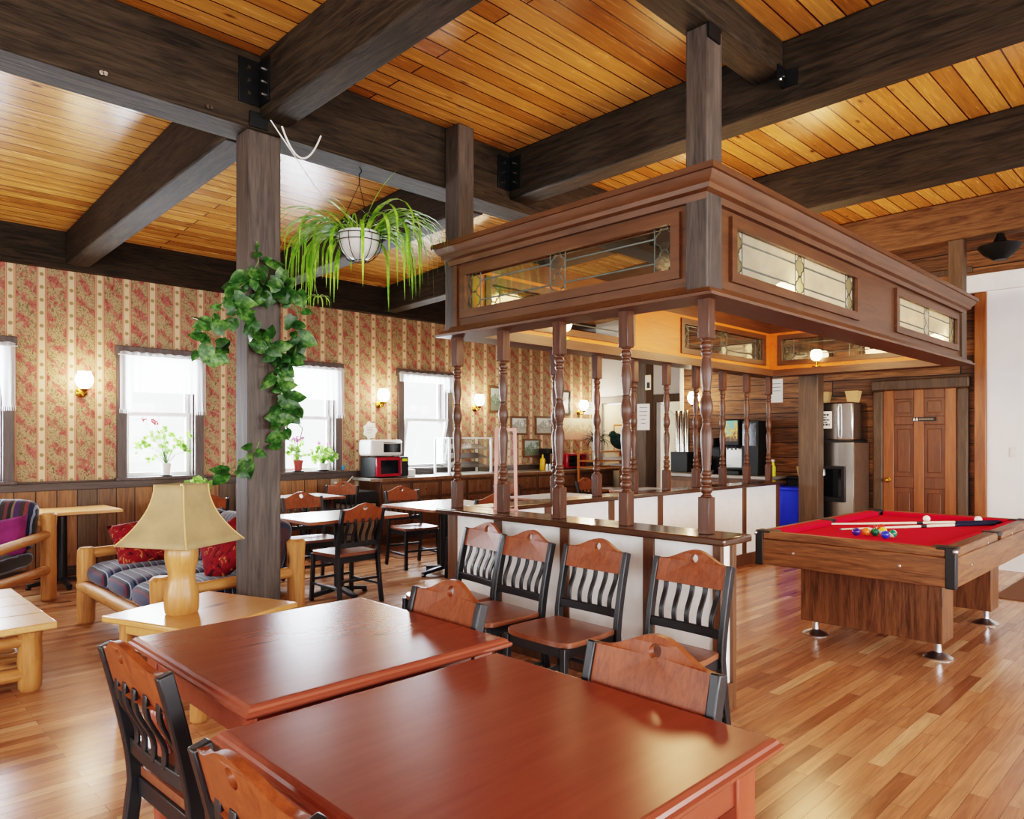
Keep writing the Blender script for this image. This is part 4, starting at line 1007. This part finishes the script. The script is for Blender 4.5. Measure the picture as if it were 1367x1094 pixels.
d = MB().box(-.1,-.165,.04,.24,-.15,.21).build('door', M['offwhite'], to, bevel=.008); MB().box(-.07,-.168,.06,.21,-.165,.18).build('window_pane', M['darkglass'], d); MB().tube([(-.08,-.185,.195),(.22,-.185,.195)], .008, 8).build('handle', M['chrome'], d)
for x in (-.2,.2): MB().lathe([(.018,0),(.018,.014)], (x,0,0), 10).build('foot', M['blackmatte'], to)
c = onY(494, 575, WY-.004)
pr = [(.11*(1+.10*cos(7*t))*cos(t), .12*(1+.1*cos(7*t))*sin(t)) for t in [2*PI*i/56 for i in range(56)]]
r = MB().prism([pr], 0, .006, lambda a,b,t:(a,-t,b)).build('wall_card', M['papersheet']); r.location = (c.x, WY-.001, c.z); tag(r, 'scalloped white card on the wallpaper above the toaster oven', 'card')
m = MB()
for i in range(4): m.box(-.05,-.0075,.04-.025*i,.05-.02*(i%2),-.0062,.046-.025*i)
m.build('lettering', M['ink'], r, smooth=False)
dc = thing('display_case', 'clear display case with white frame and slanted shelves on counter', 'display case', (7.25,8.45,CT))
fr = MB()
for x in (-.42,.42):
    for y in (-.17,.17): fr.box(x-.015,y-.015,0,x+.015,y+.015,.56)
for z in (0,.54):
    fr.box(-.42,-.185,z,.42,-.155,z+.02).box(-.42,.155,z,.42,.185,z+.02).box(-.435,-.17,z,-.405,.17,z+.02).box(.405,-.17,z,.435,.17,z+.02)
fr.build('frame', M['whitepaint'], dc)
MB().add([(-.4,-.175,.02),(.4,-.175,.02),(.4,-.175,.54),(-.4,-.175,.54)],[(0,1,2,3)]).add([(-.42,-.15,.02),(-.42,.15,.02),(-.42,.15,.54),(-.42,-.15,.54)],[(0,1,2,3)]).build('pane', M['leaded'], dc, smooth=False)
for z in (.1,.24,.38): MB().hexa([(-.4,-.15,z),(.4,-.15,z),(.4,.15,z+.07),(-.4,.15,z+.07),(-.4,-.15,z+.01),(.4,-.15,z+.01),(.4,.15,z+.08),(-.4,.15,z+.08)]).build('shelf', M['darkshelf'], dc, smooth=False)

# pictures on the wallpaper
def picture(u0, u1, v0, v1, fm, am, label, y=WY):
    a = onY(u0, (v0+v1)/2, y-.01); b_ = onY(u1, (v0+v1)/2, y-.01); um = (u0+u1)/2
    zt, zb = onY(um, v0, y-.01).z, onY(um, v1, y-.01).z; x0, x1 = a.x, b_.x; cx, cz = (x0+x1)/2, (zt+zb)/2; w, h = (x1-x0)/2, (zt-zb)/2; e = .035
    r = thing('framed_picture', label, 'picture', (cx, y-.001, cz))
    MB().prism([[(-w,-h),(w,-h),(w,h),(-w,h)], [(-w+e,-h+e),(-w+e,h-e),(w-e,h-e),(w-e,-h+e)]], 0, .028, lambda p,q,t:(p,-t,q)).build('frame', M[fm], r, bevel=.003)
    o = MB().box(-w+e,-.012,-h+e,w-e,-.004,h-e).build('print', M[am], r, smooth=False)
picture(652, 671, 516, 551, 'frame', 'art1', 'tall framed landscape beside the third wall sconce')
picture(681, 704, 556, 581, 'frame', 'art2', 'left one of the two framed village prints behind the spindles')
picture(714, 738, 556, 581, 'frame', 'art2', 'right one of the two framed village prints behind the spindles')
picture(698, 721, 586, 611, 'frame', 'art1', 'framed landscape print hung lowest, just above the counter')
picture(748, 761, 522, 554, 'darkframe', 'art2', 'narrow dark framed picture left of the far sconce')
def sheet(loc, w, h, rz, label, lines, name='paper_notice', tilt=0, mat='papersheet', ink='ink', seed=1):
    r = MB().box(-w/2,-.003,-h/2,w/2,0,h/2).build(name, M[mat], smooth=False); r.location = loc; r.rotation_euler = (0,tilt,rz); tag(r, label, 'notice')
    g = random.Random(seed); m = MB()
    for zc, ww, hh in lines:
        x = -ww*w/2
        while x < ww*w/2:
            l = g.uniform(.02,.07)*w*1.6; x2 = min(x+l, ww*w/2); m.box(x,-.0042,(zc-hh/2)*h,x2,-.0031,(zc+hh/2)*h); x = x2+.014*w*1.6
    if lines: m.build('lettering', M[ink], r, smooth=False)
    return r
c = onY(785, 545, WY-.01); sheet((c.x, WY-.001, c.z), .34, .24, 0, 'white certificate on the wallpaper right of the far sconce', [(.25,.6,.05),(.05,.7,.04),(-.15,.5,.04)], seed=3)
c = onY(772.5, 573, WY-.01); po = MB().box(-.62,-.006,-.2,.62,0,.2).build('wall_poster', M['poster'], smooth=False); po.location = (c.x-.02, WY-.001, c.z); tag(po, 'wide pale poster on the wall below the far sconce', 'poster')
# odds and ends on the far counter
def on_counter(u, y=8.45): return onY(u, 620, y).x
x = on_counter(724.5)
r = thing('sauce_bottle', 'yellow mustard bottle standing on the window counter', 'bottle', (x,8.45,CT)); MB().lathe([(.045,0),(.05,.01),(.05,.1),(.043,.13),(.05,.16),(.04,.2),(.02,.21)], (0,0,0), 14).build('body', M['yellow'], r); MB().lathe([(.018,.21),(.014,.25),(.005,.275)], (0,0,0), 10).build('nozzle', M['yellow'], r)
x = on_counter(733)
r = thing('coffee_grinder', 'small black appliance on the counter beside the mustard bottle', 'appliance', (x,8.5,CT)); MB().box(-.1,-.1,0,.1,.1,.07).build('base', M['blackmatte'], r, bevel=.01); MB().box(-.085,.0,.07,.085,.1,.34).box(-.1,-.1,.28,.1,.1,.37).build('body', M['blackmatte'], r, bevel=.012)
for k, uu in enumerate((730,734)):
    r = thing('condiment_shaker', 'pale condiment shaker %s the black appliance' % ('at the left front of' if k == 0 else 'in front of'), 'shaker', (on_counter(uu, 8.27),8.27,CT)); MB().lathe([(.022,0),(.024,.07),(.018,.085)], (0,0,0), 12).build('body', M['offwhite'], r); MB().lathe([(.02,.085),(.02,.11),(.008,.116)], (0,0,0), 12).build('cap', M['chrome'], r)
x = on_counter(764)
r = thing('toaster', 'dark red toaster oven on the counter below the poster', 'toaster oven', (x,8.5,CT)); MB().box(-.27,-.16,.015,.27,.18,.28).build('body', M['microred'], r, bevel=.02); MB().box(-.22,-.165,.05,.12,-.16,.24).build('window_pane', M['darkglass'], r)
for z in (.06,.15,.23): MB().lathe([(.02,0),(.018,.02)], (.2,-.16,z), 10, Matrix.Rotation(PI/2,3,'X')).build('knob', M['blackmatte'], r)

r = thing('napkin_box', 'small white box on the counter right beside the red-doored microwave', 'box', (6.16,8.4,CT)); MB().box(-.07,-.09,0,.07,.09,.1).build('carton', M['offwhite'], r, bevel=.008); MB().box(-.05,-.015,.1,.05,.015,.115).build('paper_tuft', M['papersheet'], r, bevel=.003)
r = thing('upright_frame', 'pale pink upright frame on the half wall behind the second near spindle', 'stand', (3.60,3.73,HWZ), YAW - PI/2)
for x in (-.066,.066): MB().hexa([(x*1.12-.012,-.008,0),(x*1.12+.012,-.008,0),(x*1.12+.012,.008,0),(x*1.12-.012,.008,0),(x-.012,-.008,.58),(x+.012,-.008,.58),(x+.012,.008,.58),(x-.012,.008,.58)]).build('side_bar', M['palepink'], r, bevel=.003)
MB().box(-.078,-.008,.57,.078,.008,.594).build('top_bar', M['palepink'], r, bevel=.003); MB().box(-.09,-.03,0,.09,.03,.012).build('base', M['palepink'], r, bevel=.003)
MB().add([(-.06,0,.012),(.06,0,.012),(.06,0,.57),(-.06,0,.57)],[(0,1,2,3)]).build('pane', M['glass'], r, smooth=False)
# shelf unit, fern and sculpture at the far corner
sh = thing('wooden_shelf', 'orange wooden shelf unit holding papers at the end of the counter', 'shelf', (10.45,8.0,.0))
for z in (.55,.95,1.06,1.22): MB().box(9.55, 7.65, z, 10.78, 8.12, z+.022).build('shelf_board', M['orange'], sh, world=True, bevel=.003)
for x in (9.57,10.76):
    for y in (7.67,8.1): MB().box(x-.018, y-.018, 0, x+.018, y+.018, 1.22).build('upright', M['orange'], sh, world=True, bevel=.003)
for k,(xx,z) in enumerate(((10.15,.572),(10.4,.972),(10.2,1.082),(10.55,1.082))):
    o = MB().box(xx-.13,7.7,z,xx+.1,7.95,z+.025+.01*k).build('paper_stack', M['papersheet']); tag(o, 'stack of papers on the orange shelf, %s board' % ('lowest','second','third, left on the','third, right on the')[k], 'papers', 'paper stacks on the orange shelf')
c = onX(784, 590, 10.2)
fp = thing('potted_fern', 'dark bluish fern in front of the poster, on top of the orange shelf', 'plant', (9.8,7.9,1.242))
MB().lathe([(.07,0),(.1,.16),(.085,.16),(.07,.02)], (0,0,0), 16).build('pot', M['whitepot'], fp)
f = MB(); g = random.Random(4)
M['fern'] = leafmat('fern_leaf', (24,52,56), (38,78,80), (66,110,104))
for i in range(46): blade(f, (0,0,.15), g.uniform(0,2*PI), g.uniform(.5,1.4), g.uniform(.28,.40), .04, g.uniform(.8,2.2))
f.build('foliage', M['fern'], fp, angle=180)
c = onX(811, 600, 10.3)
sc = thing('carved_bird', 'dark green carved bird with pale bowl on top of the orange shelf', 'sculpture', (10.42,7.9,1.242))
MB().cushion((0,0,.17), (.2,.1,.13), Matrix.Rotation(rad(25),3,'Y'), 1, 1).sphere((-.15,0,.29), .07, 12).tube([(-.2,0,.3),(-.28,0,.27)], [.025,.004], 8).build('body', M['fern'], sc, angle=180)
MB().lathe([(.05,0),(.03,.02),(.04,.05),(.1,.14),(.09,.14),(.03,.06)], (.12,0,0), 16).build('bowl', M['whitepot'], sc)

# far doorways in the hall wall
d2 = thing('door_2', None, None, (HX,8.15,0), kind='structure')
MB().box(HX-.03,7.68,0,HX,7.76,2.2).box(HX-.03,8.54,0,HX,8.62,2.2).box(HX-.035,7.66,2.12,HX,8.64,2.24).build('casing', M['graypaint'], d2, world=True, bevel=.004)
MB().box(HX+.04,7.76,0,HX+.08,8.54,2.1).build('door_panel', M['cream'], d2, world=True, smooth=False)
MB().box(HX+.02,7.86,1.2,HX+.04,8.3,1.72).build('picture', M['orange'], d2, world=True, bevel=.003)
MB().box(HX+.012,7.89,1.23,HX+.02,8.27,1.69).build('picture_print', M['cream'], d2, world=True, bevel=.003)
d3 = thing('door_3', None, None, (HX,6.9,0), kind='structure')
MB().box(HX-.03,6.42,0,HX,6.52,2.24).box(HX-.03,7.33,0,HX,7.43,2.24).box(HX-.04,6.4,2.1,HX,7.45,2.24).build('casing', M['doorcase'], d3, world=True, bevel=.004)
st = MB(); 
st.prism([[(5.9,.0),(8.6,.0),(8.6,2.3),(8.2,2.3),(5.9,.6)]], 11.9, 11.95, lambda a,b,t:(t,a,b))
tag(st.build('stair_side', M['cream'], smooth=False), 'cream sloping stair side seen through the far doorway', 'stairs')
o = MB().box(11.5,6.2,0,11.85,7.0,1.5).build('cabinet_tall', M['orange'], bevel=.01); tag(o, 'orange wood cupboard beyond the far doorway', 'cupboard')
MB().box(11.49,6.24,.05,11.5,6.59,1.45).build('door', M['orange'], o, bevel=.004); MB().box(11.49,6.61,.05,11.5,6.96,1.45).build('door', M['orange'], o, bevel=.004)
# notice and box on the brown post
c = onX(859, 557, 9.6); sheet((9.598, c.y, c.z), .24, .42, -PI/2, 'white printed notice pinned to the brown post', [(.36,.62,.03),(.21,.62,.03),(.06,.62,.03),(-.09,.34,.03),(-.24,.34,.03)], seed=8)
r = thing('wall_telephone', 'beige box mounted high on the brown post', 'wall box', (9.598, onX(866,503,9.6).y, 2.35)); MB().box(-.03,-.05,-.12,0,.05,.12).build('housing', M['cream'], r, bevel=.008); MB().box(-.036,-.042,-.09,-.03,.01,.0).build('keypad', M['blackmatte'], r)

# ------------------------------------------------------------------ beverage counter on the plank wall
bc = thing('beverage_counter', 'brown beverage counter against the plank wall', 'counter', (9.17,5.1,0))
MB().box(8.92,4.32,.0,WX-.005,5.92,.92).build('carcass', M['cabframe'], bc, world=True, bevel=.004)
MB().box(8.88,4.28,.92,WX-.005,5.94,.96).build('worktop', M['counter'], bc, world=True, bevel=.006)
for i in range(3): MB().box(8.9,4.36+.52*i,.1,8.92,4.84+.52*i,.86).build('door', M['cab'], bc, world=True, bevel=.005)
BZ = .96
def at_bev(u, x=9.2): return onX(u, 600, x).y
y = at_bev(911, 9.3)
r = thing('cup_dispenser', 'three upright steel cup dispenser tubes on the beverage counter', 'dispenser', (9.3,y,BZ))
MB().box(-.1,-.14,0,.1,.14,.3).build('base', M['blackmatte'], r, bevel=.01)
for i in (-1,0,1): MB().lathe([(.036,.3),(.036,.9),(.03,.91)], (0,i*.08,0), 16).build('tube', M['steel'], r)
y = at_bev(950, 9.25)
r = thing('coffee_brewer', 'black coffee brewer showing beside the near corner spindle', 'coffee machine', (9.25,y,BZ))
MB().box(-.15,-.12,0,.15,.12,.06).box(.02,-.12,.06,.15,.12,.5).box(-.15,-.12,.38,.02,.12,.5).build('body', M['blackmatte'], r, bevel=.012)
MB().lathe([(.06,.065),(.075,.1),(.07,.18),(.045,.23),(.05,.25)], (-.06,0,0), 16).build('carafe', M['darkglass'], r); MB().tube([(-.13,0,.1),(-.18,0,.13),(-.18,0,.2),(-.12,0,.22)], .008, 6).build('carafe_handle', M['blackmatte'], r)
y = at_bev(981, 9.15)
r = thing('drink_machine', 'juice dispenser with colourful lit front on the beverage counter', 'drink machine', (9.15,y,BZ))
MB().box(-.14,-.13,0,.2,.13,.06).box(-.02,-.13,.06,.2,.13,.4).box(-.14,-.13,.4,.2,.13,.76).build('body', M['blackmatte'], r, bevel=.012)
MB().box(-.148,-.115,.46,-.14,.115,.74).build('front_graphic', M['drink'], r); MB().box(-.026,-.115,.1,-.02,.115,.36).build('splash_plate', M['steel'], r)
for k in (-.06,0,.06): MB().lathe([(.012,.34),(.014,.4)], (-.08,k,0), 10).build('nozzle', M['blackmatte'], r)
y = at_bev(1008, 9.2)
r = thing('hot_drink_machine', 'tall black drink machine right of the juice dispenser', 'drink machine', (9.2,y,BZ)); MB().box(-.15,-.12,0,.15,.12,.74).build('body', M['blackmatte'], r, bevel=.01); MB().box(-.158,-.1,.4,-.15,.1,.7).build('front_panel', M['darkglass'], r)
c = onX(1037, 522, WX); sheet((WX-.001, c.y, c.z), .17, .32, -PI/2, 'white sheet taped to the plank wall above the bins', [(.3,.7,.03),(.15,.7,.03),(0,.6,.03)], seed=5)
y = onX(1052, 680, 8.98).y
y -= .06
r = thing('recycling_bin', 'blue recycling bin beside the dark olive post', 'bin', (9.02,y,0)); MB().hexa([(-.13,-.17,0),(.13,-.17,0),(.13,.17,0),(-.13,.17,0),(-.17,-.22,.82),(.17,-.22,.82),(.17,.22,.82),(-.17,.22,.82)]).build('body', M['blue'], r, bevel=.012); MB().box(-.19,-.235,.8,.19,.235,.84).build('rim', M['blue'], r, bevel=.008)
r = thing('trash_bin', 'black trash bin behind the blue recycling bin', 'bin', (9.34,y-.01,0)); MB().box(-.12,-.2,0,.12,.2,.93).build('body', M['blackmatte'], r, bevel=.02); MB().box(-.125,-.21,.93,.125,.21,.96).build('lid', M['blackmatte'], r, bevel=.01)
r = MB().hexa([(-.08,-.07,0),(.08,-.07,0),(.08,.07,0),(-.08,.07,0),(-.1,-.085,.13),(.1,-.085,.13),(.1,.085,.13),(-.1,.085,.13)]).build('card_box', M['tan'], bevel=.004); r.location = (9.33, y-.02, .96); tag(r, 'tan box on top of the black trash bin', 'box')
r = thing('spray_bottle', 'lime green bottle at the right end of the beverage counter', 'bottle', (9.1,4.36,BZ)); MB().lathe([(.03,0),(.034,.01),(.034,.12),(.015,.16),(.014,.19)], (0,0,0), 14).build('body', M['lime'], r); MB().box(-.035,-.012,.19,.02,.012,.22).build('trigger_head', M['offwhite'], r, bevel=.004)

# ice and water dispenser
im = thing('ice_dispenser', 'stainless ice and water dispenser beside the six-panel door', 'ice machine', (9.2,3.6,0))
x0, x1, y0, y1 = 9.0, 9.46, 3.3, 3.86
MB().box(x0,y0,0,x1,y1,1.41).build('lower_cabinet', M['steel'], im, world=True, bevel=.006)
MB().box(x0,y0+.01,1.43,x1,y1-.01,1.9).build('upper_cabinet', M['steel'], im, world=True, bevel=.02)
MB().box(x0+.01,y0+.005,1.405,x1,y1-.005,1.435).build('seam_band', M['blackmatte'], im, world=True)
MB().box(x0-.006,y0-.012,0,x1,y0,1.4).build('side_panel', M['brownpanel'], im, world=True)
by = MB().prism([[(y0+.1,.68),(y1-.05,.68),(y1-.05,1.12),(y0+.1,1.12)],[(y0+.14,.74),(y0+.14,1.08),(y1-.09,1.08),(y1-.09,.74)]], x0-.03, x0, lambda a,b,t:(t,a,b)).build('dispenser_bay', M['blackmatte'], im, world=True, bevel=.006)
MB().box(x0-.004,y0+.14,.74,x0-.001,y1-.09,1.08).build('bay_back', M['darkglass'], by, world=True); MB().lathe([(.02,1.0),(.014,1.08)], (x0-.02,(y0+y1)/2+.08,0), 10).build('spout', M['chrome'], by, world=True)
MB().tube([(x0-.015,y0+.17,1.45),(x0-.04,y0+.17,1.5),(x0-.04,y0+.17,1.82),(x0-.015,y0+.17,1.88)], .012, 8).build('handle', M['chrome'], im, world=True)
c = onX(1100, 561, x0); sheet((x0-.001, c.y+.02, c.z), .235, .21, -PI/2, 'handwritten white note taped to the ice dispenser', [(.3,.7,.12),(.14,.5,.06),(.0,.75,.09),(-.14,.5,.06),(-.28,.8,.12)], ink='inkblack', seed=12)
for k, (u, lab) in enumerate(((1100,'tan tapered bucket on the ice dispenser, nearer the dark post'),(1146,'tan tapered bucket on the ice dispenser, nearer the door'))):
    y = onX(u, 528, 9.2).y
    r = MB().hexa([(-.06,-.05,0),(.06,-.05,0),(.06,.05,0),(-.06,.05,0),(-.08,-.075,.14),(.08,-.075,.14),(.08,.075,.14),(-.08,.075,.14)]).build('tapered_bucket', M['tan'], bevel=.004); r.location = (9.2, max(3.38, y), 1.9); tag(r, lab, 'bucket', 'tan buckets on the ice dispenser')

# six-panel door
d1 = thing('door_1', None, None, (WX,2.72,0), kind='structure')
dy0, dy1 = 2.33, 3.12
MB().box(WX-.07,dy0-.12,0,WX,dy0,2.04).box(WX-.07,dy1,0,WX,dy1+.12,2.04).box(WX-.075,dy0-.13,2.04,WX,dy1+.13,2.17).build('casing', M['doorcase'], d1, world=True, bevel=.02)
MB().box(WX-.035,dy0,0,WX-.001,dy1,2.04).build('door_leaf', M['doorpanel'], d1, world=True, smooth=False)
f = MB(); ym = (dy0+dy1)/2
for a, b_ in ((dy0,dy0+.12),(ym-.055,ym+.055),(dy1-.12,dy1)): f.box(WX-.055,a,0,WX-.035,b_,2.04)
f.build('stile', M['doorw'], d1, world=True, bevel=.008)
f = MB()
for z0_, z1_ in ((0,.22),(.86,1.0),(1.62,1.72),(1.93,2.04)):
    f.box(WX-.052,dy0+.12,z0_,WX-.035,ym-.055,z1_).box(WX-.052,ym+.055,z0_,WX-.035,dy1-.12,z1_)
f.build('rail', M['doorpanel'], d1, world=True, bevel=.006)
f = MB()
for z0_, z1_ in ((.27,.81),(1.05,1.57),(1.76,1.9)):
    for a, b_ in ((dy0+.16,ym-.095),(ym+.095,dy1-.16)): f.box(WX-.048,a,z0_,WX-.035,b_,z1_)
f.build('raised_panel', M['doorpanel'], d1, world=True, bevel=.012)
kb = MB().lathe([(.028,0),(.028,.008),(.012,.012),(.012,.035),(.028,.045),(.03,.06),(.02,.075),(.004,.078)], (WX-.055,dy1-.06,.95), 16, Matrix.Rotation(-PI/2,3,'Y')).build('knob', M['brass'], d1, world=True)
sg = MB().box(WX-.062,ym-.19,1.66,WX-.0555,ym+.06,1.71).build('sign', M['blackmatte'], d1, world=True)
f = MB()
for yy in (ym+.045, ym+.015): f.box(WX-.0635,yy-.010,1.668,WX-.062,yy+.010,1.692).sphere((WX-.063,yy,1.699), .006, 8)
f.build('sign_symbol', M['papersheet'], sg, world=True)
f = MB(); g = random.Random(2); yy = ym-.01
while yy > ym-.16: f.box(WX-.0635,yy-.010,1.676,WX-.062,yy,1.694); yy -= .0155
f.build('sign_lettering', M['taupe'], sg, world=True)
# light switch on the white wall, dark fixture under the ceiling beam
c = onX(1353, 604, WX-.05); r = MB().box(-.008,-.035,-.055,0,.035,.055).build('light_switch', M['offwhite'], bevel=.004); r.location = (WX-.05, c.y, c.z); tag(r, 'white light switch on the white wall at right edge', 'switch'); MB().box(-.014,-.006,-.012,-.008,.006,.012).build('toggle', M['whitepaint'], r)
r = thing('hanging_fixture', 'dark fixture hanging under the beam above the white header', 'fixture', (8.52, onX(1335,330,8.52).y, 3.3)); MB().lathe([(.06,-.06),(.14,.0),(.2,.08),(.06,.12),(.03,.2)], (0,0,0), 8).build('housing', M['iron'], r); MB().tube([(0,0,.18),(0,0,.24)], .03, 8).build('bracket', M['iron'], r)

# bins, outlet and mats by the window wall
r = thing('kitchen_bin', 'taupe kitchen bin with black lid left of the counter', 'bin', (5.235,8.3,0)); MB().hexa([(-.16,-.16,0),(.16,-.16,0),(.16,.16,0),(-.16,.16,0),(-.2,-.2,.6),(.2,-.2,.6),(.2,.2,.6),(-.2,.2,.6)]).build('body', M['taupe'], r, bevel=.02); MB().box(-.215,-.215,.6,.215,.215,.76).build('lid', M['blackmatte'], r, bevel=.02)
r = thing('wall_outlet', 'wall outlet with plugged cord below the ledge by the counter', 'outlet', (5.2,WY-.022,.84)); MB().box(-.06,-.01,-.06,.06,0,.06).build('plate', M['taupe'], r, bevel=.003); MB().box(-.02,-.04,-.02,.02,-.01,.02).build('plug', M['offwhite'], r, bevel=.004); MB().tube([(.01,-.04,0),(.1,-.08,-.03),(.2,-.06,.04),(.26,-.05,.09)], .006, 6).build('cord', M['offwhite'], r)
tag(MB().box(5.15,7.15,0,6.4,8.05,.008).build('door_mat', M['rug'], bevel=.003), 'brown mat on the floor before the counter cabinets', 'mat')
tag(MB().box(7.75,.2,0,9.35,1.62,.01).build('floor_rug', M['rug'], bevel=.003), 'brown rug on the floor beyond the pool table', 'rug')
tag(MB().box(8.2,.3,.0101,9.3,1.35,.018).build('rubber_mat', M['blackrug'], bevel=.003), 'black mat lying on the brown rug at the right edge', 'mat')

# ------------------------------------------------------------------ light
def area(name, loc, rot, sx, sy, power, col):
    d = bpy.data.lights.new(name, 'AREA'); d.shape = 'RECTANGLE'; d.size = sx; d.size_y = sy; d.energy = power; d.color = col
    o = bpy.data.objects.new(name, d); C.objects.link(o); o.location = loc; o.rotation_euler = rot; return o
for i, (a, b) in enumerate(WIN): area('daylight_window', ((a+b)/2, WY+.35, 1.75), (rad(-90),0,0), 1.1, 1.7, 240, (.82,.91,1))
for a, b in ((-2.4,-.2),(1.2,3.6),(5,7.6)): area('fill_front', ((a+b)/2, YB-.25, 1.7), (rad(90),0,0), b-a, 1.8, 235, (.97,.98,1))  # added frontal fill, set in the unseen wall behind the camera
for a, b in ((-3,-.8),(.8,3),(4.6,6.8)): area('fill_side', (XL-.25, (a+b)/2, 1.7), (rad(90),0,rad(-90)), b-a, 1.8, 85, (.92,.96,1))  # added fill through the openings of the unseen side wall
def point(loc, power, col, rr=.08):
    d = bpy.data.lights.new('warm_lamp', 'POINT'); d.energy = power; d.color = col; d.shadow_soft_size = rr
    o = bpy.data.objects.new('warm_lamp', d); C.objects.link(o); o.location = loc
for x, y in ((5.0,3.1),(7.3,3.1)): point((x,y,2.6), 52, (1,.66,.34), .3)
for x, lab in SC: point((x, WY-.34, 2.1), 11, (1,.84,.62))
point((9.15, at_bev(932, 9.3), 2.1), 7, (1,.75,.45))
wd = bpy.data.worlds.new('sky'); bpy.context.scene.world = wd; wd.use_nodes = True
bg = wd.node_tree.nodes['Background']; bg.inputs[0].default_value = (.92,.96,1,1); bg.inputs[1].default_value = 3.0

# ------------------------------------------------------------------ camera and view
cam = bpy.data.cameras.new('camera'); co = bpy.data.objects.new('camera', cam); C.objects.link(co)
co.location = (0,0,EYE); co.rotation_euler = (PI/2, 0, YAW - PI/2)
cam.sensor_width = 36; cam.lens = FPX*36/1367; cam.shift_y = (V0 - 547)/1367; cam.clip_start = .05
bpy.context.scene.camera = co
vs = bpy.context.scene.view_settings; vs.view_transform = 'Filmic'; vs.look = 'High Contrast'; vs.exposure = 0.3; vs.gamma = 1.0
